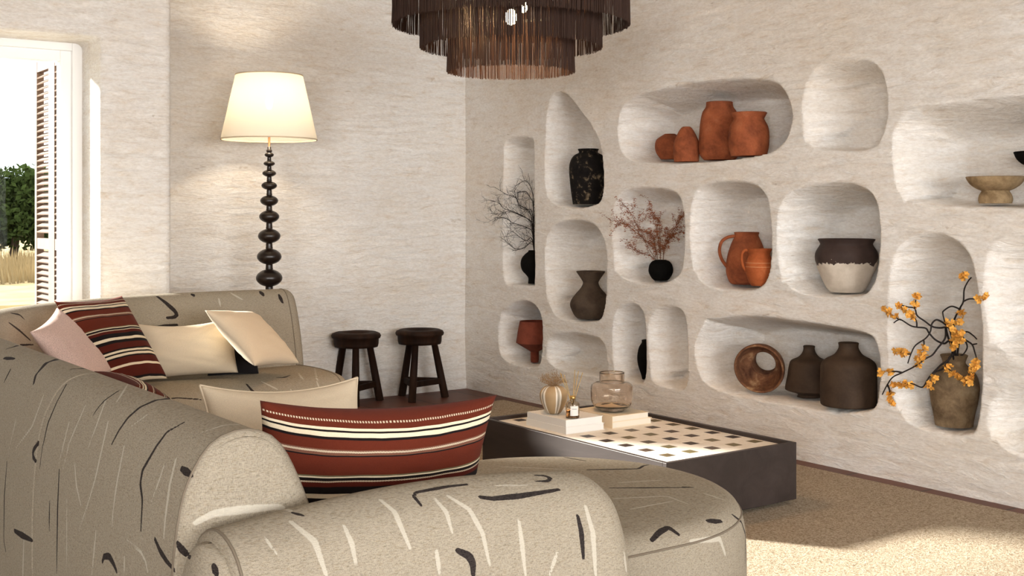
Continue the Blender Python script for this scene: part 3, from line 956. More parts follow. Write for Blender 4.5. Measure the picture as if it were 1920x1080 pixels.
def twig_spray(root_px, tips, dx, mat, label, group, seed, name='bare_twig', sub=3, leaf=None, rad=.0022):
    r = random.Random(seed)
    base = side_pt(root_px[0], root_px[1], dx[0])
    root = empty(name, base); tag(root, label, 'twig', group)
    mb = MB(); lf = MB()

    def grow(p, d, L, rd, lev):
        pts = [p]; n = 5
        for k in range(n):
            d = (d + Vector((r.gauss(0, .10), r.gauss(0, .22), r.gauss(0, .22)))).normalized()
            p = p + d * (L / n); pts.append(p)
            p = keep_off(p)
            pts[-1] = p
        mb.tube(pts, list(np.linspace(rd, rd * .55, len(pts))), 5, False)
        if leaf:
            for q in pts[1:]:
                for j in range(3):
                    e = Vector((r.gauss(0, 1), r.gauss(0, 1), r.gauss(0, 1))).normalized() * r.uniform(.005, .010)
                    s = e.orthogonal().normalized() * .0022
                    b = q + Vector((r.gauss(0, .004), r.gauss(0, .006), r.gauss(0, .006)))
                    lf.add([b - e, b + s, b + e, b - s], [(0, 1, 2, 3)])
        if lev > 0:
            for k in range(2 if lev > 1 else 2):
                i = r.randint(2, n)
                dd = (d + Vector((r.gauss(0, .25), r.gauss(0, .6), r.gauss(0, .6)))).normalized()
                grow(pts[i], dd, L * r.uniform(.5, .75), rd * .6, lev - 1)
    for tip in tips:
        pts = [side_pt(q[0], q[1], q[2]) for q in tip]
        s = spline([tuple(base)] + [tuple(a) for a in pts], 6 * len(tip) + 2)
        s = np.array([tuple(keep_off(Vector(q))) if i > 2 else tuple(q) for i, q in enumerate(s)])
        mb.tube(s, list(np.linspace(rad * 1.3, rad * .55, len(s))), 6, False)
        for k in range(4, len(s) - 1, 2):
            d = Vector(s[min(k + 1, len(s) - 1)] - s[k - 1]).normalized()
            dd = (d + Vector((r.gauss(0, .2), r.gauss(0, .55), r.gauss(0, .55)))).normalized()
            grow(Vector(s[k]), dd, r.uniform(.05, .10), rad * .55, sub - 2)
        if leaf:
            for q in s[4:]:
                for j in range(4):
                    e = Vector((r.gauss(0, 1), r.gauss(0, 1), r.gauss(0, 1))).normalized() * r.uniform(.006, .012)
                    t2 = e.orthogonal().normalized() * .0025
                    b = Vector(q) + Vector((r.gauss(0, .004), r.gauss(0, .007), r.gauss(0, .007)))
                    lf.add([b - e, b + t2, b + e, b - t2], [(0, 1, 2, 3)])
    mb.build('stem', mat, root)
    if leaf:
        o = lf.build('leaves', leaf, root, smooth=False); o['kind'] = 'stuff'
    return root


def zt(x, y): return (910 + x / 4.5, 320 + y / 4.5)
G = 'bare black twigs in the footed vase'
R0 = (1002, 474)
twig_spray(R0, [[(*zt(405, 590), .07), (*zt(395, 440), .05), (*zt(300, 380), .01), (*zt(200, 345), -.04), (*zt(120, 365), -.07), (*zt(45, 360), -.09)],
                [(*zt(402, 560), .07), (*zt(380, 430), .04), (*zt(270, 360), .0), (*zt(160, 320), -.05), (*zt(110, 270), -.07), (*zt(45, 250), -.08)]],
           (.085,), M['bark'], 'black twig spreading furthest left at mid height over the wall', G, 21, sub=4)
twig_spray(R0, [[(*zt(400, 500), .08), (*zt(375, 350), .05), (*zt(290, 290), .0), (*zt(260, 230), -.02), (*zt(180, 200), -.04), (*zt(80, 140), -.06)],
                [(*zt(403, 430), .08), (*zt(385, 330), .06), (*zt(330, 330), .03), (*zt(280, 290), .0), (*zt(240, 160), -.01)]],
           (.095,), M['bark'], 'black twig climbing up and left towards the top of the spray', G, 22, sub=4)
twig_spray(R0, [[(*zt(395, 520), .07), (*zt(350, 480), .03), (*zt(280, 455), .0), (*zt(220, 435), -.03), (*zt(170, 400), -.05), (*zt(70, 395), -.08)]],
           (.08,), M['bark'], 'black twig lying almost level through the densest part', G, 23, sub=4)
twig_spray(R0, [[(*zt(390, 570), .06), (*zt(345, 590), .02), (*zt(290, 560), .0), (*zt(240, 520), -.02), (*zt(190, 505), -.03)],
                [(*zt(395, 600), .06), (*zt(330, 650), .02), (*zt(260, 660), .0), (*zt(200, 620), -.03), (*zt(165, 590), -.04)]],
           (.075,), M['bark'], 'lowest black twig drooping towards the vase', G, 24, sub=3)
twig_spray(R0, [[(*zt(408, 420), .10), (*zt(404, 230), .07), (*zt(380, 130), .04), (*zt(330, 85), .02), (*zt(265, 125), .0)],
                [(*zt(404, 300), .09), (*zt(380, 230), .06), (*zt(340, 175), .03), (*zt(270, 190), .01)]],
           (.10,), M['bark'], 'topmost black twig curling over against the niche', G, 25, sub=3)


def z9(x, y): return (1140 + x / 6, 360 + y / 6)
G = 'rust sprigs in the black spherical vase'
twig_spray(z9(545, 800), [[(*z9(530, 640), .08), (*z9(500, 490), .06), (*z9(400, 440), .03), (*z9(340, 400), .0), (*z9(270, 270), -.02), (*z9(210, 170), -.04)]],
           (.10,), M['twig_brown'], 'rust sprig reaching up to the top left of the niche', G, 31, 'leafy_sprig', 3, M['rust_leaf'], .0013)
twig_spray(z9(590, 800), [[(*z9(585, 650), .10), (*z9(560, 500), .09), (*z9(550, 360), .08)], [(*z9(590, 600), .10), (*z9(575, 350), .09), (*z9(540, 290), .08), (*z9(485, 230), .07)]],
           (.105,), M['twig_brown'], 'upright rust sprig in the middle of the spherical vase', G, 32, 'leafy_sprig', 3, M['rust_leaf'], .0013)
twig_spray(z9(620, 800), [[(*z9(630, 640), .11), (*z9(670, 520), .12), (*z9(720, 440), .12), (*z9(790, 340), .13), (*z9(820, 280), .13)], [(*z9(640, 620), .11), (*z9(720, 500), .12), (*z9(810, 450), .12)]],
           (.11,), M['twig_brown'], 'rust sprig leaning right to the edge of the niche', G, 33, 'leafy_sprig', 3, M['rust_leaf'], .0013)
twig_spray(z9(530, 800), [[(*z9(510, 740), .08), (*z9(420, 700), .05), (*z9(330, 670), .03), (*z9(235, 600), .0)]],
           (.095,), M['twig_brown'], 'lowest rust sprig bending left above the vase', G, 34, 'leafy_sprig', 2, M['rust_leaf'], .0013)
twig_spray(z9(560, 800), [[(*z9(540, 650), .08), (*z9(460, 580), .05), (*z9(400, 530), .03), (*z9(250, 400), -.02), (*z9(170, 350), -.05), (*z9(90, 370), -.07)], [(*z9(330, 440), .0), (*z9(160, 350), -.05), (*z9(10, 310), -.09)]],
           (.10,), M['twig_brown'], 'rust sprig reaching furthest left past the rim of the niche', G, 35, 'leafy_sprig', 2, M['rust_leaf'], .0013)

# ------------------------------------------------------------------ floor lamp
LP, lt = on_y(504.8, 400, 6.45)
ls = lt / F
lamp = empty('floor_lamp', (LP.x, LP.y, 0))
tag(lamp, 'tall floor lamp with black turned bobbin column and cream pleated shade', 'lamp')


def lz(z): return CAMH + (HY - (250 + z / 3.6)) * ls      # read at 3.6 times, 250 down


beads = [(145, 31, 13), (204, 38, 14), (270, 46, 18), (353, 52, 22), (455, 60, 28), (562, 67, 33), (693, 75, 38), (832, 82, 42), (976, 88, 46), (1124, 94, 49), (1274, 99, 52), (1432, 104, 54), (1592, 108, 56)]
fine = []
for k, (zc, w, hh) in enumerate(beads):
    nk = 12 + k * 1.5
    for a_ in np.linspace(-1, 1, 23):
        r_ = nk + (w - nk) * (1 - abs(a_) ** 2.0) ** .72
        fine.append((r_, zc + a_ * hh * 1.24))
    if k < len(beads) - 1:
        z2 = beads[k + 1][0] - beads[k + 1][2] * 1.24; z1 = zc + hh * 1.24
        for f_ in (.2, .35, .5, .65, .8): fine.append((nk + 1.2 + (2.2 if f_ == .8 else 0), z1 + (z2 - z1) * f_))
fine = [(13, 92), (13, 110), (19, 112), (19, 126)] + fine + [(38, 1660), (46, 1690)]
Q = np.array([(w / 3.6 * ls, lz(z)) for w, z in fine][::-1])
zb0 = Q[0][1]
MB().lathe([(0, zb0)] + [tuple(q) for q in Q] + [(0, Q[-1][1])], (LP.x, LP.y, 0), 48).build('column', M['lamp_wood'], lamp)
MB().lathe([(0, .0), (.155, .0), (.16, .012), (.155, .03), (.12, .05), (.07, .062), (.05, zb0 + .02), (0, zb0 + .02)], (LP.x, LP.y, 0), 56).build('base', M['lamp_wood'], lamp)
SB, ST = CAMH + (HY - 261.5) * ls, CAMH + (HY - 141.5) * ls
RB, RT = 88.5 * ls, 61.5 * ls
MB().tube([(LP.x, LP.y, lz(96)), (LP.x, LP.y, SB + .17)], .0062, 10).build('rod', M['copper'], lamp)
npl = 96; v = []
for (z, f) in ((0, 0), (.02, .02), (.5, .5), (.98, .98), (1, 1)):
    for k in range(npl * 2):
        a = math.pi * k / npl
        r = RB + (RT - RB) * f + (.0022 if k % 2 else -.0022)
        v.append((LP.x + r * math.cos(a), LP.y + r * math.sin(a), SB + (ST - SB) * z))
shd = mesh_obj('lamp_shade', v, grid_faces(5, npl * 2, close_v=True), M['shade'], lamp)
for z, r in ((SB, RB), (ST, RT)):
    o = MB().lathe([(r - .003, z - .003), (r + .0035, z - .003), (r + .0035, z + .004), (r - .003, z + .004), (r - .003, z - .003)], (LP.x, LP.y, 0), 72).build('shade_trim', M['trim_cloth'], lamp)
    o['label'] = 'fawn cloth edging band'
sp = MB()
for k in range(3):
    a = 2 * math.pi * k / 3 + .4
    sp.tube([(LP.x, LP.y, ST - .03), (LP.x + (RT - .002) * math.cos(a), LP.y + (RT - .002) * math.sin(a), ST - .004)], .0018, 6)
sp.tube([(LP.x, LP.y, ST - .04), (LP.x, LP.y, SB + .17), (LP.x, LP.y, SB + .16)], .004, 8)
sp.build('shade_carrier', M['copper'], lamp)
MB().lathe([(0, -.03), (.010, -.03), (.016, -.01), (.022, .012), (.016, .03), (0, .036)], (LP.x, LP.y, SB + .205), 20).build('bulb', M['bulb'], lamp)

# ------------------------------------------------------------------ pendant
PD = Vector((SN * 5.2, CS * 5.2, 0)); PD += Vector((CS, -SN, 0)) * (-2 / F * 5.2)
pend = empty('pendant_lamp', (PD.x, PD.y, 2.0))
tag(pend, 'three-tiered round pendant lamp of dark brown hanging fringe with glowing bulb', 'lamp')
TI = [(.509, 2.245, 2.009), (.391, 2.165, 1.912), (.272, 2.075, 1.809)]
rr = random.Random(3)
for R, zt_, zb_ in TI:
    MB().lathe([(R - .008, zt_ - .008), (R + .004, zt_ - .008), (R + .004, zt_ + .006), (R - .008, zt_ + .006), (R - .008, zt_ - .008)], (PD.x, PD.y, 0), 96).build('tier_ring', M['iron'], pend)
    mb = MB()
    for lay, (dr, n) in enumerate(((0.0, int(R * 1700)), (-.007, int(R * 1150)))):
        for k in range(n):
            a = 2 * math.pi * (k + rr.random() * .9) / n
            q = R + dr + rr.uniform(-.0025, .0025)
            lo = zb_ + rr.uniform(-.004, .004)
            a2 = a + rr.gauss(0, .0025 / R * .3); q2 = q + rr.gauss(0, .0022)
            am = (a + a2) / 2 + rr.gauss(0, .0012)
            mb.tube([(PD.x + q * math.cos(a), PD.y + q * math.sin(a), zt_), (PD.x + q * math.cos(am), PD.y + q * math.sin(am), (zt_ + lo) / 2), (PD.x + q2 * math.cos(a2), PD.y + q2 * math.sin(a2), lo)], rr.uniform(.0009, .0016), 4, False)
    o = mb.build('fringe', M['fringe'], pend, smooth=False); o['kind'] = 'stuff'
sp = MB()
for k in range(6):
    a = math.pi * k / 3
    sp.tube([(PD.x, PD.y, 2.30), (PD.x + .509 * math.cos(a), PD.y + .509 * math.sin(a), 2.245)], .004, 6)
    sp.tube([(PD.x + .391 * math.cos(a), PD.y + .391 * math.sin(a), 2.262), (PD.x + .391 * math.cos(a), PD.y + .391 * math.sin(a), 2.165)], .003, 6)
    sp.tube([(PD.x + .272 * math.cos(a), PD.y + .272 * math.sin(a), 2.275), (PD.x + .272 * math.cos(a), PD.y + .272 * math.sin(a), 2.075)], .003, 6)
sp.build('spider_frame', M['iron'], pend)
MB().tube([(PD.x, PD.y, 2.08), (PD.x, PD.y, 2.985)], .006, 10).build('cord', M['iron'], pend)
MB().lathe([(0, 2.96), (.06, 2.96), (.065, 2.975), (.065, 3.0), (0, 3.0)], (PD.x, PD.y, 0), 40).build('ceiling_canopy', M['iron'], pend)
bl = [(0, 0, 2.045, .028), (.16, .13, 2.125, .022), (-.17, -.10, 2.125, .022)]
for dx, dy, z, r in bl:
    b = MB().lathe([(0, -r * 1.15), (r * .6, -r * .9), (r, -.1 * r), (r * .8, r * .7), (r * .45, r * 1.25), (0, r * 1.3)], (PD.x + dx, PD.y + dy, z), 20).build('bulb', M['bulb_pendant'], pend)
    MB().tube([(PD.x + dx, PD.y + dy, z + r), (PD.x + dx, PD.y + dy, z + r + .05), (PD.x, PD.y, 2.30)] if dx else [(PD.x, PD.y, z + r), (PD.x, PD.y, z + r + .06)], .010 if not dx else .005, 8).build('bulb_holder', M['iron'], pend)

# ------------------------------------------------------------------ stools
def stool(label, px, pyf, rz):
    p, t = on_z(px, pyf, 0); s = t / F
    root = empty('wooden_stool', (p.x, p.y, 0)); tag(root, label, 'stool', 'wooden stools by the back wall')
    H = .448; R = .157
    MB().lathe([(0, H - .028), (.05, H - .026), (.075, H - .012), (.10, H), (.13, H), (.150, H - .008), (.157, H - .022), (.152, H - .036), (.143, H - .040), (.141, H - .075), (.136, H - .092), (0, H - .092)][::-1], (p.x, p.y, 0), 56,
                wob=lambda a, z: 1 + .012 * math.sin(2 * a + rz) + .006 * math.sin(5 * a)).build('seat', M['dark_wood'], root)
    feet = []
    for k in range(3):
        a = rz + 2 * math.pi * k / 3
        d = Vector((math.cos(a), math.sin(a), 0))
        c = Vector((p.x, p.y, 0))
        top, bot = c + d * .095 + Vector((0, 0, H - .085)), c + d * .170
        feet.append((top, bot))
        MB().tube([bot, bot.lerp(top, .5), top], [.026, .0245, .021], 10).build('leg', M['dark_wood'], root)
    for k in range(3):
        a1 = feet[k][1].lerp(feet[k][0], .30); b1 = feet[(k + 1) % 3][1].lerp(feet[(k + 1) % 3][0], .30)
        d = (b1 - a1).normalized(); m = (a1 + b1) / 2
        MB().obox(m, d * ((b1 - a1).length / 2), d.cross(Vector((0, 0, 1))) * .010, (0, 0, .018)).build('stretcher', M['dark_wood'], root, smooth=False)
    return root


stool('dark three-legged wooden stool nearer the sofa, partly behind its arm', 668, 755, math.radians(205 + 35))
stool('dark three-legged wooden stool nearer the room corner', 787, 747, math.radians(162 + 60))

# ------------------------------------------------------------------ coffee table
TX0, TX1, TY0, TY1, TH = 3.09, 3.81, 3.335, 4.565, .263
tb = empty('coffee_table', ((TX0 + TX1) / 2, (TY0 + TY1) / 2, .012))
tag(tb, 'low rectangular dark wood coffee table with pale chequered tile top', 'table')
MB().box(TX0 + .05, TX1 - .05, TY0 + .05, TY1 - .05, .012, .032).build('plinth', M['iron'], tb, smooth=False)
rw = .022
mb = MB()
mb.box(TX0, TX1, TY0, TY0 + rw, .03, TH).box(TX0, TX1, TY1 - rw, TY1, .03, TH)
mb.box(TX0, TX0 + rw, TY0 + rw, TY1 - rw, .03, TH).box(TX1 - rw, TX1, TY0 + rw, TY1 - rw, .03, TH)
mb.box(TX0 + rw, TX1 - rw, TY0 + rw, TY1 - rw, .03, .07)
o = mb.build('frame', M['table_wood'], tb, smooth=False); bevel(o, .0015, 2)


def mat_tile():
    t = NT('chequered_tile')
    g = t.n('ShaderNodeNewGeometry').outputs['Position']
    sx = t.n('ShaderNodeSeparateXYZ'); t.l(g, sx.inputs[0])
    per = .1235

    def fold(o, c):
        a = t.math('FRACT', t.math('DIVIDE', t.math('SUBTRACT', o, c - per * 50.5), per))
        return t.math('ABSOLUTE', t.math('SUBTRACT', a, .5))
    fx, fy = fold(sx.outputs[0], 3.252), fold(sx.outputs[1], 3.506)
    d = t.math('MAXIMUM', fx, fy)
    sq = t.math('LESS_THAN', d, .215)
    # joints: borders of the square carried through as fine lines
    def line(f): return t.math('LESS_THAN', t.math('ABSOLUTE', t.math('SUBTRACT', f, .225)), .012)
    ln = t.math('MAXIMUM', line(fx), line(fy))
    wn = t.n('ShaderNodeTexWhiteNoise', noise_dimensions='2D')
    def cell(o, c): return t.math('FLOOR', t.math('DIVIDE', t.math('SUBTRACT', o, c - per * 50.5), per))
    cb = t.n('ShaderNodeCombineXYZ'); t.l(cell(sx.outputs[0], 3.252), cb.inputs[0]); t.l(cell(sx.outputs[1], 3.506), cb.inputs[1])
    t.l(cb.outputs[0], wn.inputs['Vector'])
    n = t.noise(t.pos((1, 1, 1)), 60, 4, .6)
    dark = t.ramp(t.math('ADD', wn.outputs['Value'], t.math('MULTIPLY', t.math('SUBTRACT', n, .5), .8)), [(.2, (.025, .012, .008)), (.5, (.06, .035, .02)), (.9, (.15, .12, .05))])
    pale = t.ramp(n, [(.3, (.74, .68, .60)), (.7, (.82, .78, .71))])
    pale = t.mix(t.math('MULTIPLY', ln, .3), pale, (.52, .43, .33))
    col = t.mix(sq, pale, dark)
    t.bsdf(col, .45, t.bump(ln, .2, -.001), .3)
    return t.m


MB().box(TX0 + rw, TX1 - rw, TY0 + rw, TY1 - rw, .07, .247).build('tile_top', mat_tile(), tb, smooth=False)
TT = .247


def book(label, x0, x1, y0, y1, z0, z1, cover, group, ang=0.0, spine='x0'):
    root = empty('book', ((x0 + x1) / 2, (y0 + y1) / 2, z0), 0); tag(root, label, 'book', group)
    th = .0022
    mb = MB().box(x0, x1, y0, y1, z1 - th, z1).box(x0, x1, y0, y1, z0, z0 + th)
    if spine == 'x0': mb.box(x0, x0 + th, y0, y1, z0 + th, z1 - th)
    else: mb.box(x0, x1, y0, y0 + th, z0 + th, z1 - th)
    o = mb.build('cover', cover, root, smooth=False)
    i = .003
    MB().box(x0 + th, x1 - i, y0 + (i if spine == 'x0' else th), y1 - i, z0 + th, z1 - th).build('pages', M['pages'] if cover is not M['paper'] else M['paper'], root, smooth=False)
    if ang:
        root.rotation_euler.z = ang
    return root


G = 'books on the coffee table'
book('white book at the bottom of the stack under the striped vase', 3.200, 3.415, 4.085, 4.375, TT, TT + .029, M['paper'], G)
book('white book on top of its stack, under striped vase and diffuser', 3.203, 3.410, 4.090, 4.372, TT + .029, TT + .060, M['paper'], G)
book('cream book at the bottom of the stack under the glass vase', 3.452, 3.685, 4.075, 4.345, TT, TT + .028, M['cream_cover'], G)
book('cream book on top of its stack, directly under the glass vase', 3.452, 3.668, 4.075, 4.335, TT + .028, TT + .054, M['cream_cover'], G)
# glass vase
zt0 = TT + .0545
vx, vy = 3.555, 4.20
outp = [(.055, 0), (.060, .004), (.082, .022), (.094, .045), (.0965, .07), (.0965, .10), (.093, .117), (.078, .127), (.060, .131), (.057, .136), (.057, .175)]
P = spline(np.array(outp), 70); P[:, 0] = np.minimum(P[:, 0], .097)
inn = [(max(r - .0028, .001), z + (.006 if z < .02 else 0)) for r, z in P[::-1]]
o = MB().lathe([(0, 0)] + [tuple(q) for q in P] + inn + [(0, .009)], (vx, vy, zt0), 72).build('glass_vase', M['rose_glass'], loc=(vx, vy, zt0))
tag(o, 'squat rose-tinted clear glass vase standing on the cream books', 'vase')
# striped ceramic vase
def mat_vase():
    t = NT('striped_ceramic')
    c = t.n('ShaderNodeTexCoord').outputs['Object']
    sx = t.n('ShaderNodeSeparateXYZ'); t.l(c, sx.inputs[0])
    a = t.math('ARCTAN2', sx.outputs[1], sx.outputs[0])
    n = t.noise(t.pos((1, 1, .15), True), 40, 4, .6)
    f = t.math('FRACT', t.math('MULTIPLY', t.math('ADD', t.math('ADD', a, 3.1416), t.math('MULTIPLY', n, .12)), 5 / 6.2832))
    col = t.ramp(f, [(0, (.38, .26, .14)), (.62, (.43, .30, .165)), (.64, (.80, .73, .62)), (.72, (.82, .76, .66)), (.735, (.36, .31, .24)), (.85, (.40, .35, .27)), (.86, (.80, .73, .62)), (.97, (.80, .74, .64)), (.99, (.38, .26, .14))])
    t.bsdf(col, .6, t.bump(n, .15, .002), .3)
    return t.m


vx, vy, vz = 3.268, 4.262, TT + .0605
P = spline(np.array([(.024, 0), (.036, .010), (.053, .042), (.062, .075), (.060, .098), (.045, .117), (.026, .124), (.016, .122)]), 50)
o = MB().lathe([(0, 0)] + [tuple(q) for q in P] + [(.012, .115), (.02, .09), (0, .02)], (vx, vy, vz), 56, wob=lambda a, z: 1 + .012 * math.cos(5 * a)).build('striped_vase', mat_vase(), loc=(vx, vy, vz))
o.rotation_euler.z = .35
tag(o, 'round tan and cream striped ceramic vase standing on the white books', 'vase')
fl = empty('dried_flowers', (vx, vy, vz + .11)); tag(fl, 'fuzzy ball of tiny dried brown flowers in the striped vase', 'dried flowers')
stm = MB(); hd = MB(); r = random.Random(12)
for k in range(130):
    a = r.uniform(0, 6.28); q = .062 * r.random() ** .6; z = .125 + .062 * r.random() * (1.05 - q / .09)
    tip = Vector((vx + q * math.cos(a), vy + q * math.sin(a), vz + z + .012))
    stm.tube([(vx + r.gauss(0, .003), vy + r.gauss(0, .003), vz + .10), tip.lerp(Vector((vx, vy, vz + .12)), .5), tip], .0004, 4, False)
    for j in range(3):
        hd.blob(tip + Vector((r.gauss(0, .004), r.gauss(0, .004), r.gauss(0, .004))), .0019, 5, 3, k)
stm.build('stems', M['dried'], fl)['kind'] = 'stuff'
hd.build('flower_heads', M['dried'], fl)['kind'] = 'stuff'
# reed diffuser
vx, vy, vz = 3.262, 4.118, TT + .0605
df = empty('reed_diffuser', (vx, vy, vz)); tag(df, 'small clear glass reed diffuser bottle with cream label and yellow reeds', 'diffuser')
P = spline(np.array([(.024, 0), (.029, .004), (.030, .02), (.030, .055), (.026, .068), (.013, .078), (.0105, .084), (.0105, .095)]), 50)
MB().lathe([(0, 0)] + [tuple(q) for q in P] + [(max(r_ - .0018, .001), z + (.004 if z < .01 else 0)) for r_, z in P[::-1]] + [(0, .005)], (vx, vy, vz), 40).build('bottle', M['clear_glass'], df)
MB().lathe([(0, .0056), (.0262, .0056), (.0272, .008), (.0272, .034), (0, .034)], (vx, vy, vz), 40).build('oil', M['reed_oil'], df)
MB().lathe([(.0112, .083), (.0128, .083), (.0128, .096), (.0112, .096), (.0112, .083)], (vx, vy, vz), 32).build('collar', mat_flat('gold_collar', (.62, .40, .14), .3, .5, metal=.9), df)
lab = MB(); n = 10; a0 = math.atan2(-CS, -SN); v = []
for i in range(2):
    for k in range(n):
        a = a0 + (.62 if True else 0) * (2 * k / (n - 1) - 1) + .25
        v.append((vx + .0306 * math.cos(a), vy + .0306 * math.sin(a), vz + .014 + .042 * i))
o = mesh_obj('paper_label', v, grid_faces(2, n), M['paper'], df); o['label'] = 'cream paper label with a line of small print'
tx = MB()
for k, w in enumerate((.10, .06, .08, .05, .09, .07, .06, .08)):
    a = a0 + .25 - .30 + k * .085
    tx.obox((vx + .0308 * math.cos(a), vy + .0308 * math.sin(a), vz + .043), (-math.sin(a) * .0009, math.cos(a) * .0009, 0), (math.cos(a) * .0001, math.sin(a) * .0001, 0), (0, 0, .0008 + w * .006))
tx.build('label_print', M['iron'], o, smooth=False)
for k, (dx, dz) in enumerate(((-.055, .0), (-.038, -.01), (.010, .01), (.026, .004), (.045, -.004))):
    R_ = Vector((CS, -SN, 0)); c = Vector((vx, vy, vz))
    MB().tube([c + R_ * (-dx * .28) + Vector((0, 0, .012)), c + R_ * dx + Vector((.004 * (k - 2), .006 * (k - 2), .200 + dz))], .0014, 6).build('reed', M['rattan'], df)

# ------------------------------------------------------------------ the curved sofa
sofa = empty('curved_sofa', (1.4, 3.9, .012))
tag(sofa, 'large curved sectional sofa in beige linen with black and pale brush strokes', 'sofa')
ZR = .0128


def back_path(step_fn):
    pts = [(.87, 2.05)]
    for y in np.linspace(2.06, 4.35, 230): pts.append((.87, y))
    for a in np.linspace(180, 90, 220)[1:]:
        pts.append((2.32 + 1.45 * math.cos(math.radians(a)), 4.35 + 1.45 * math.sin(math.radians(a))))
    for x in np.linspace(2.33, 2.72, 40): pts.append((x, 5.8))
    return np.array(pts)


FULL = back_path(None)
FL = np.r_[0, np.cumsum(np.linalg.norm(np.diff(FULL, axis=0), axis=1))]


def at_s(s):
    p = np.stack([np.interp(s, FL, FULL[:, 0]), np.interp(s, FL, FULL[:, 1])], -1)
    q = np.stack([np.interp(s + .004, FL, FULL[:, 0]), np.interp(s + .004, FL, FULL[:, 1])], -1)
    o = np.stack([np.interp(s - .004, FL, FULL[:, 0]), np.interp(s - .004, FL, FULL[:, 1])], -1)
    t = q - o; t /= np.linalg.norm(t, axis=1)[:, None]
    return p, t


def nonuni(a, b, steps):
    """positions from a to b where the step is a function of position"""
    s = [a]
    while s[-1] < b: s.append(s[-1] + steps(s[-1]))
    s = np.array(s); return a + (s - a) * (b - a) / (s[-1] - a)


def offset_in(prof, q):
    """2-D profile moved inward by q"""
    d = np.gradient(prof, axis=0); d /= np.linalg.norm(d, axis=1)[:, None] + 1e-9
    n = np.stack([d[:, 1], -d[:, 0]], 1)         # the arch runs outer -> top -> inner, so this points in
    out = prof + n * q
    out[:, 1] = np.maximum(out[:, 1], prof[:, 1].min())
    return out


def sweep(name, P, T, prof, r0, r1, mat, cap0=True, cap1=True, bulge=.012, crown=None, capn=44, capseg=True):
    """prof (n, z); P centre line, T tangents; the ends round off over r0, r1"""
    L = np.r_[0, np.cumsum(np.linalg.norm(np.diff(P, axis=0), axis=1))]
    N = np.stack([T[:, 1], -T[:, 0]], 1)
    m = len(prof); V = []
    for i in range(len(P)):
        q = 0.0
        for e, r in ((L[i], r0), (L[-1] - L[i], r1)):
            if r > 0 and e < r: q = max(q, r * (1 - math.sqrt(max(0, 1 - ((r - e) / r) ** 2))))
        pf = offset_in(prof, q) if q > 0 else prof
        z = pf[:, 1].copy()
        if crown is not None: z = z * (1 + crown(L[i] / L[-1]) * np.clip((z - .3) / .3, 0, 1))
        V.append(np.stack([P[i, 0] + N[i, 0] * pf[:, 0], P[i, 1] + N[i, 1] * pf[:, 0], z], 1))
    V = np.array(V); F_ = grid_faces(len(P), m)
    verts = [V.reshape(-1, 3)]; base = len(P) * m
    for end, on in ((0, cap0), (-1, cap1)):
        if not on: continue
        ring = V[end]; h = m // 2; K = capn
        t = np.r_[T[end], 0] * (-1 if end == 0 else 1)
        k = np.linspace(0, 1, K)[None, :, None]
        A, B = ring[:h][:, None, :], ring[::-1][:h][:, None, :]
        C = A * (1 - k) + B * k
        hh = np.clip((h - np.arange(h)) / (h * .22), 0, 1)[:, None]
        bul = bulge * (1 - (2 * k[..., 0] - 1) ** 2) ** .6 * np.sqrt(hh)
        C = C + t[None, None, :] * bul[..., None]
        verts.append(C.reshape(-1, 3))
        f = grid_faces(h, K, flip=(end == -1))
        F_ = F_ + [[a + base for a in q] for q in f]
        base += h * K
    o = mesh_obj(name, np.vstack(verts), F_, mat, sofa)
    return o, V


BACK = np.array([(-.095, ZR), (-.118, .10), (-.130, .25), (-.135, .42), (-.130, .57), (-.116, .68), (-.094, .742), (-.06, .788), (-.015, .806), (.03, .802), (.066, .780), (.095, .735), (.127, .66), (.155, .57), (.178, .47), (.19, .36), (.195, .20), (.19, ZR)])
BACK = resample(spline(BACK, 400), .0062)
sA = nonuni(0, .95, lambda s: .0055)
p, t = at_s(sA); p[0] = FULL[0]
t[0] = t[1]
bA, VA = sweep('backrest', p, t, BACK, .010, .006, M['linen'], True, False, .016)
sB = nonuni(.9505, FL[-1], lambda s: .0058 if s < 2.6 else .010)
p, t = at_s(sB); t[-1] = t[-2]
bB, VB_ = sweep('backrest', p, t, BACK, .006, .055, M['linen'], False, True, .015)
# left run and far arm of the seat
SEAT = np.array([(.12, ZR), (.12, .25), (.13, .40), (.16, .424), (.24, .432), (.40, .436), (.54, .432), (.62, .420), (.665, .390), (.688, .34), (.692, .25), (.68, .12), (.655, ZR)])
SEAT = resample(spline(SEAT, 300), .009)
sS = nonuni(1.02, FL[-1] + .0, lambda s: .011)
p, t = at_s(sS); t[-1] = t[-2]
se, VS = sweep('seat', p, t, SEAT, .02, .05, M['linen'], True, True, .012)
# near chaise: half-stadium in plan
CHX, CHY, CHR = 2.045, 2.655, .525
ol = [(x, CHY - CHR) for x in np.linspace(1.02, CHX, 180)]
ol += [(CHX + CHR * .98 * math.cos(a), CHY + CHR * math.sin(a)) for a in np.linspace(-math.pi / 2, math.pi / 2, 300)[1:-1]]
ol += [(x, CHY + CHR) for x in np.linspace(CHX, 1.02, 120)]
ol = np.array(ol)
axis = np.stack([np.minimum(ol[:, 0], CHX), np.full(len(ol), CHY)], 1)
prf = [(.955, ZR), (.985, .08), (1.0, .20), (1.0, .30), (.988, .365), (.962, .403), (.93, .420), (.88, .430), (.75, .436), (.4, .440), (0.0, .441)]
prf = resample(np.array(spline(np.array(prf), 200)), .0085)
V = []
for k, z in prf:
    q = axis + (ol - axis) * k
    V.append(np.c_[q, np.full(len(q), z)])
ch = mesh_obj('seat', np.array(V).reshape(-1, 3), grid_faces(len(prf), len(ol), flip=True), M['linen'], sofa)
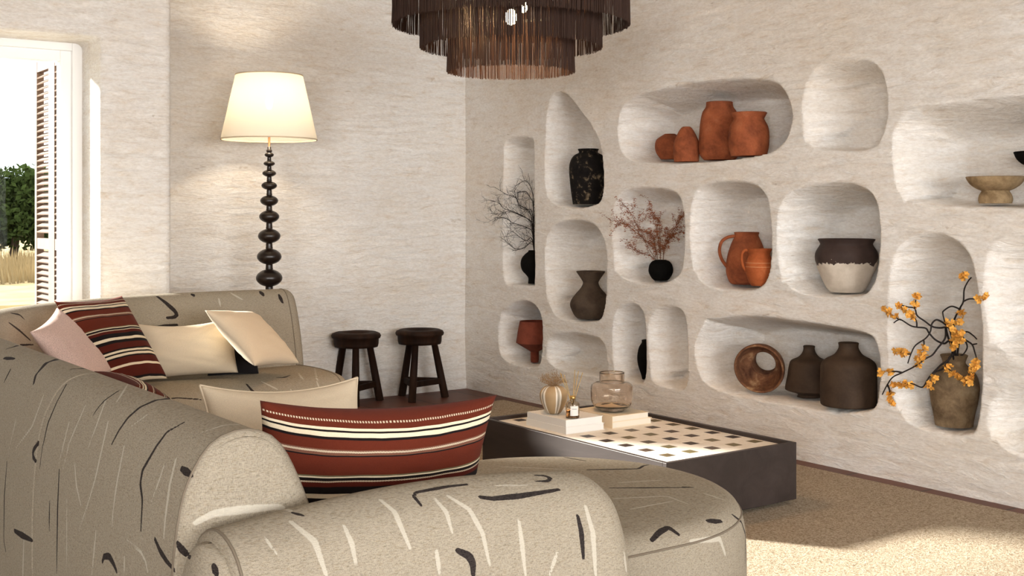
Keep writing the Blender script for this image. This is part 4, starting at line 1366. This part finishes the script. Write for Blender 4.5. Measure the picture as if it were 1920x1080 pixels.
# low near arm: a roll along x
ROLL = np.array([(-.145, ZR), (-.155, .18), (-.158, .36), (-.148, .48), (-.120, .575), (-.075, .636), (0, .660), (.075, .636), (.120, .575), (.148, .48), (.158, .36), (.155, .18), (.145, ZR)])
ROLL = resample(spline(ROLL, 300), .006)
xs = np.arange(.770, 1.625, .0055)
P_ = np.c_[xs, np.full(len(xs), 1.955)]; T_ = np.c_[np.ones(len(xs)), np.zeros(len(xs))]
rl, VR = sweep('armrest', P_, T_, ROLL, .018, .085, M['linen'], True, True, .04, crown=lambda s: .045 * math.sin(math.pi * min(1, s * 1.02)), capn=50)
bpy.context.view_layer.update()


def seam(pts, name='seam', r=.0028):
    return MB().tube(pts, r, 6).build(name, M['seam'], sofa)


seam([tuple(q) for q in VA[2][::4]])
seam([tuple(q) for q in VB_[-7][::4]])
seam([tuple(q) for q in VR[2][::4]])
# seam round the top of the chaise
i = int(np.argmin(abs(prf[:, 0] - .975) + 3 * abs(prf[:, 1] - .392)))
seam([tuple(q + np.array([0, 0, .0008])) for q in V[i][::3]])
seam([tuple(q) for q in VS[-6][::3]])
for (x, y) in ((1.1, 2.25), (2.3, 2.65), (1.1, 3.0), (1.15, 4.6), (2.5, 5.4)):
    pass

# brush strokes woven into the cloth: drawn as lines lying on the cushions
INK = [  # (width, points read from the photo)
 (4, [(125,720),(107,753),(90,793),(80,837),(74,880)]), (4, [(223,732),(197,750),(182,767),(172,782)]),
 (5.5, [(377,749),(333,746),(293,750),(263,763),(240,783),(223,807),(210,832)]), (6.5, [(345,792),(313,810),(293,837),(267,882),(263,907),(267,937),(264,997)]),
 (8, [(72,830),(62,845),(62,857),(68,865)]), (5, [(111,880),(108,953),(106,1078)]), (4, [(93,938),(92,998)]), (8, [(27,995),(40,1003),(60,1013)]),
 (4, [(13,865),(8,933),(7,1013),(11,1035)]), (9, [(192,1053),(195,1043),(205,1043),(213,1057),(219,1072)]), (8, [(290,1010),(300,1033),(313,1053),(328,1070)]),
 (9, [(333,1017),(340,1030),(357,1045)]), (10, [(340,878),(360,892)]), (5, [(147,670),(113,672),(87,680),(67,703),(63,720)]), (4, [(20,692),(7,718)]),
 (4, [(133,692),(187,690),(217,695),(273,710)]), (6, [(8,671),(27,673)]), (3.5, [(10,655),(37,647),(63,646)]), (4, [(17,605),(37,620),(57,638)]), (3.5, [(20,587),(37,590),(47,600)]),
 (6, [(295,556),(310,567),(328,583),(332,590),(327,595),(313,596)]), (6, [(350,543),(358,548),(363,555)]), (5, [(290,614),(333,609)]), (6, [(485,543),(494,554)]), (5, [(523,553),(530,568)]),
 (4, [(520,708),(533,708),(545,703)]), (4, [(462,720),(473,733),(500,752)]), (5, [(513,748),(518,760)]),
 (7, [(877,908),(840,912),(780,923),(775,930),(792,950)]), (9, [(900,932),(923,935),(973,930),(1048,918)]), (6, [(1003,891),(1023,892),(1033,897),(1027,902),(1002,903)]),
 (8, [(1083,967),(1090,997),(1094,1047)]), (11, [(858,1032),(880,1043),(887,1057),(887,1080)]), (4, [(1042,854),(1073,860),(1098,864)]), (6, [(1102,881),(1197,879),(1207,873),(1226,870)]),
 (5, [(1143,915),(1297,914)]), (9, [(1222,1013),(1237,997),(1253,988),(1272,1002)]), (5, [(1280,913),(1300,914)]), (9, [(1327,977),(1352,977)]), (5, [(1373,965),(1390,978),(1398,1003),(1397,1057)]),
 (6, [(547,961),(570,967)]), (9, [(400,1060),(407,1079)])]
PALE = [
 (6, [(203,790),(187,860),(178,900),(163,950),(148,995)]), (6, [(233,835),(220,900),(212,955),(210,990)]), (9, [(330,860),(318,910),(310,970),(307,1010)]), (6, [(308,872),(297,905),(284,940)]),
 (5, [(82,740),(60,800),(30,840)]), (5, [(140,870),(143,910),(152,950)]), (6, [(237,1013),(263,1033),(273,1053),(277,1073)]), (6, [(180,995),(172,1078)]), (6, [(233,1040),(233,1079)]),
 (5, [(130,790),(110,870)]), (4, [(35,765),(15,850)]), (15, [(367,980),(400,963),(460,955),(520,950),(545,958)]), (5, [(245,800),(280,775),(300,768)]), (5, [(380,810),(420,797),(470,795)]),
 (5, [(160,760),(130,830),(118,880)]), (5, [(200,745),(180,800),(165,840)]), (4, [(125,935),(125,1078)]), (5, [(395,770),(440,770),(480,788)]), (4, [(240,720),(215,760)]),
 (10, [(713,937),(740,960),(757,1000),(770,1030)]), (9, [(815,935),(837,960),(848,1000)]), (10, [(840,930),(880,955),(905,1000),(918,1060)]), (10, [(973,975),(980,1030),(985,1079)]),
 (11, [(1098,950),(1112,1000),(1117,1079)]), (10, [(645,985),(660,1020),(668,1060)]), (9, [(818,1030),(825,1079)]), (8, [(1045,1035),(1030,1079)]), (12, [(545,978),(590,1015),(612,1079)]),
 (6, [(930,911),(990,909)]), (6, [(490,1000),(520,1040)]), (5, [(1160,905),(1240,900)]), (5, [(1150,935),(1250,930),(1290,945)]), (10, [(1295,1015),(1350,1010),(1360,1040)]), (9, [(1170,1035),(1175,1075)]),
 (5, [(940,875),(1060,880)]), (5, [(1180,955),(1260,940)]), (5, [(1320,925),(1360,938)]), (5, [(560,700),(570,715)]), (4, [(590,690),(600,740)]), (4, [(545,730),(560,760)]), (4, [(410,560),(413,575)]), (4, [(430,548),(455,562)]), (4, [(490,715),(520,730)])]


def world_mesh(o):
    n = len(o.data.vertices); c = np.empty(n * 3, np.float32); o.data.vertices.foreach_get('co', c)
    c = c.reshape(-1, 3); mw = np.array(o.matrix_world)
    return c @ mw[:3, :3].T + mw[:3, 3]


parts = [bA, bB, se, ch, rl]
W = [world_mesh(o) for o in parts]
bv, bf, b0 = [], [], 0
for o, w in zip(parts, W):
    bv.append(w); bf += [tuple(i + b0 for i in p.vertices) for p in o.data.polygons]; b0 += len(w)
bvh = BVHTree.FromPolygons(np.vstack(bv).tolist(), bf)
cam = Vector((0, 0, CAMH))


def cast(poly, step=5):
    P = resample(np.array(poly, float), step); out = []
    for x, y in P:
        d = Vector(ray(x, y)).normalized()
        h = bvh.ray_cast(cam, d)
        if h[0] is not None: out.append((h[0], (h[0] - cam).length))
    return out


field = {'ink': [np.full(len(w), 3.0, np.float32) for w in W], 'pale': [np.full(len(w), 3.0, np.float32) for w in W]}
strokes = []
for nm, L_ in (('ink', INK), ('pale', PALE)):
    for wd, poly in L_:
        q = cast(poly)
        if len(q) < 2: continue
        pts = np.array([a for a, _ in q]); d = np.mean([b for _, b in q])
        strokes.append((nm, pts, max(.0034, wd * (.78 if nm == 'ink' else .62) * d / F)))
# the rest of the cloth, where the photo does not look, carries the same kind of strokes
rs = random.Random(99)
for pi, w in enumerate(W):
    for k in range(70 if pi < 2 else 25):
        a = Vector(w[rs.randrange(len(w))].tolist())
        r_ = a - cam; zc = r_.x * SN + r_.y * CS
        px = CX + F * (r_.x * CS - r_.y * SN) / max(zc, .05); py = HY - F * r_.z / max(zc, .05)
        if zc > 0 and -20 < px < 1940 and py < 1100: continue
        b = a + Vector((rs.uniform(-.05, .05), rs.uniform(-.05, .05), rs.uniform(-.18, .18)))
        n_ = [bvh.find_nearest(a.lerp(b, i / 9))[0] for i in range(10)]
        strokes.append((rs.choice(['ink', 'pale', 'pale']), np.array(n_), rs.uniform(.0035, .006)))
for nm, pts, hw in strokes:
    lo, hi = pts.min(0) - hw * 3.2, pts.max(0) + hw * 3.2
    for pi, w in enumerate(W):
        m = np.where(np.all((w > lo) & (w < hi), axis=1))[0]
        if not len(m): continue
        x = w[m]; best = np.full(len(m), 1e9)
        for i in range(len(pts) - 1):
            a, e = pts[i], pts[i + 1] - pts[i]
            if np.linalg.norm(e) > .12: continue
            tt = np.clip(((x - a) @ e) / (e @ e + 1e-12), 0, 1)
            tap = 1.0 - .45 * abs((i + tt) / max(1, len(pts) - 1) - .45) / .55
            best = np.minimum(best, np.linalg.norm(x - a - tt[:, None] * e, axis=1) / (hw * tap))
        field[nm][pi][m] = np.minimum(field[nm][pi][m], best)
for pi, o in enumerate(parts):
    for nm in ('ink', 'pale'):
        at = o.data.attributes.new(nm, 'FLOAT', 'POINT')
        at.data.foreach_set('value', np.minimum(field[nm][pi], 3.0).astype(np.float32))

# ------------------------------------------------------------------ cushions
IR, IF, IZ = Vector((CS, -SN, 0)), Vector((SN, CS, 0)), Vector((0, 0, 1))


def cushion(label, c, U, V, W_, H_, T_, mat, name='throw_pillow', group=None, pinch=.08, seed=0, piping=None, sag=0.0, n=46):
    U = Vector(U).normalized(); V = Vector(V); V = (V - U * V.dot(U)).normalized(); N = U.cross(V)
    ns = np.linspace(-1, 1, n)
    a, b = np.meshgrid(ns, ns, indexing='ij')
    a2 = np.sign(a) * abs(a) ** .9; b2 = np.sign(b) * abs(b) ** .9
    x = W_ / 2 * a2 * (1 - pinch * (1 - b2 ** 2)); y = H_ / 2 * b2 * (1 - pinch * (1 - a2 ** 2))
    y = y - sag * (1 - a2 ** 2) * (b2 + 1) / 2
    th = T_ / 2 * np.clip((1 - abs(a2) ** 2.6) * (1 - abs(b2) ** 2.6), 0, 1) ** .52
    r = np.random.default_rng(seed)
    wr = .0035 * noise2(seed + 40, a, b, 5) + .0022 * noise2(seed + 60, a, b, 12)
    edge = np.clip(1.0 - np.maximum(abs(a), abs(b)), 0, .3) / .3
    vs = np.vstack([np.stack([x, y, th + wr * edge], -1).reshape(-1, 3), np.stack([x, y, -th + wr[::-1] * edge], -1).reshape(-1, 3)])
    f = grid_faces(n, n) + [[i + n * n for i in q] for q in grid_faces(n, n, flip=True)]
    me = bpy.data.meshes.new(name); me.from_pydata(vs.tolist(), [], f); me.materials.append(mat)
    uvl = me.uv_layers.new(name='uv')
    uv = np.vstack([np.stack([a / 2 + .5, b / 2 + .5], -1).reshape(-1, 2)] * 2)
    idx = np.empty(len(me.loops), np.int32); me.loops.foreach_get('vertex_index', idx)
    uvl.data.foreach_set('uv', uv[idx].astype(np.float32).ravel())
    bm = bmesh.new(); bm.from_mesh(me); bmesh.ops.remove_doubles(bm, verts=bm.verts, dist=1e-5); bm.to_mesh(me); bm.free()
    me.polygons.foreach_set('use_smooth', np.ones(len(me.polygons), dtype=bool))
    o = bpy.data.objects.new(name, me); COL.objects.link(o)
    mw = Matrix.Identity(4)
    for i in range(3): mw[i][0], mw[i][1], mw[i][2], mw[i][3] = U[i], V[i], N[i], c[i]
    o.matrix_world = mw
    tag(o, label, 'pillow', group)
    if piping:
        ring = [(x[i, 0], y[i, 0]) for i in range(n)] + [(x[-1, i], y[-1, i]) for i in range(n)] + [(x[i, -1], y[i, -1]) for i in range(n)][::-1] + [(x[0, i], y[0, i]) for i in range(n)][::-1]
        mb = MB().tube([(p_[0], p_[1], 0) for p_ in ring], .0032, 6)
        pp = mesh_obj('piping', mb.v, mb.f, piping, None); pp.parent = o
    return o


def at(px, py, t): 
    d = ray(px, py); return Vector((d[0] * t, d[1] * t, CAMH + d[2] * t))


cushion('large dark red striped pillow standing on the near seat behind the low arm', (1.295, 2.34, .628), (1, .02, -.07), (0, -.20, 1), .60, .345, .15, M['stripes'], seed=1, pinch=.085, sag=.012, group='striped pillows')
cushion('cream pillow with piping lying behind the large striped pillow', (1.42, 3.05, .598), (1, .10, -.05), (-.02, .30, .95), .50, .285, .13, M['cream'], seed=2, piping=M['cream'], sag=.02, group='cream pillows')
cushion('striped pillow on the left seat, only its top edge showing over the backrest', (1.34, 3.98, .562), (0, 1, 0), (-.75, 0, .66), .44, .29, .11, M['stripes'], seed=3, group='striped pillows')
cushion('pink boucle pillow tucked in the sofa corner left of the striped pillow', at(136, 660, 4.80), IR * -.10 + IZ * .165 + IF * .97, IR * -.515 + IZ * .673 - IF * .17, .38, .34, .11, M['pink'], seed=4)
cushion('dark red striped pillow leaning in the sofa corner beside the pink pillow', at(212, 640, 5.21), IR * .304 - IZ * .016 + IF * .95, IR * -.505 + IZ * .797 + IF * .175, .46, .44, .12, M['stripes'], seed=5, group='striped pillows')
cushion('low cream lumbar pillow lying between striped pillow and tilted cream pillow', at(346, 652, 5.57), IR * .92 + IF * .25 + IZ * .04, IZ * .9 + IF * .32 - IR * .02, .47, .27, .14, M['cream'], seed=6, pinch=.05, sag=.025, group='cream pillows')
cushion('cream pillow tilted on its corner near the far end of the sofa', at(475, 633, 5.55), IR * .327 + IF * .935 - IZ * .09, IR * -.597 + IZ * .569 + IF * .263, .40, .36, .12, M['cream'], seed=7, group='cream pillows')
cushion('black pillow mostly hidden behind the two cream pillows', at(436, 657, 5.74), IR * .9 + IF * .3, IZ * .9 + IF * .35, .24, .25, .08, M['black_cloth'], seed=8)

# ------------------------------------------------------------------ light
def light(name, typ, loc, energy, color=(1, 1, 1), **kw):
    d = bpy.data.lights.new(name, typ); d.energy = energy; d.color = color
    for k, v in kw.items(): setattr(d, k, v)
    o = bpy.data.objects.new(name, d); COL.objects.link(o); o.location = loc
    return o


EL = math.radians(SUN_EL) if 'SUN_EL' in globals() else math.radians(20.5)
sun = light('sun', 'SUN', (0, 12, 6), 25.0, (1, .95, .87), angle=math.radians(4.5))
sun.rotation_euler = Vector((.509 * math.cos(EL), -.861 * math.cos(EL), -math.sin(EL))).to_track_quat('-Z', 'Y').to_euler()
light('lamp_light', 'POINT', (LP.x, LP.y, SB + .21), 20, (1, .78, .53), shadow_soft_size=.035)
light('pendant_light', 'POINT', (PD.x, PD.y, 2.045), 190, (1, .55, .24), shadow_soft_size=.03)
a = light('fill_near_opening', 'AREA', (1.7, -5.6, 1.75), 575, (.99, .99, .985), shape='RECTANGLE', size=5.0, size_y=2.2)  # added fill lamp, set in the unseen opening behind the camera
a.rotation_euler = (math.radians(98), 0, 0)
a = light('fill_side_opening', 'AREA', (-4.5, -3.6, 1.5), 490, (1, .987, .968), shape='RECTANGLE', size=3.6, size_y=1.9)  # second fill lamp, added at the unseen side opening to brighten from the left
a.rotation_euler = (math.radians(90), 0, math.radians(-90))

wd = bpy.data.worlds.new('sky'); S.world = wd; wd.use_nodes = True
nt = wd.node_tree; nt.nodes.clear()
out = nt.nodes.new('ShaderNodeOutputWorld'); bg = nt.nodes.new('ShaderNodeBackground')
bg.inputs['Color'].default_value = (.97, .985, 1, 1); bg.inputs['Strength'].default_value = 3.2
nt.links.new(bg.outputs[0], out.inputs['Surface'])

# ------------------------------------------------------------------ camera
cd = bpy.data.cameras.new('camera'); cd.sensor_width = 36; cd.lens = 36 * F / 1920
cd.shift_y = -(540 - HY) / 1920; cd.clip_start = .05; cd.clip_end = 600
co = bpy.data.objects.new('camera', cd); COL.objects.link(co)
co.location = (0, 0, CAMH); co.rotation_euler = (math.radians(90), 0, -YAW)
S.camera = co

vs = S.view_settings
vs.view_transform = 'Standard'; vs.look = 'None'; vs.gamma = 1; vs.use_curve_mapping = False
vs.exposure = 0.0
c = S.cycles
c.max_bounces = 10; c.diffuse_bounces = 5; c.glossy_bounces = 4; c.transmission_bounces = 8; c.transparent_max_bounces = 16
c.sample_clamp_indirect = 6.0
c.use_denoising = True
c.caustics_reflective = False; c.caustics_refractive = False
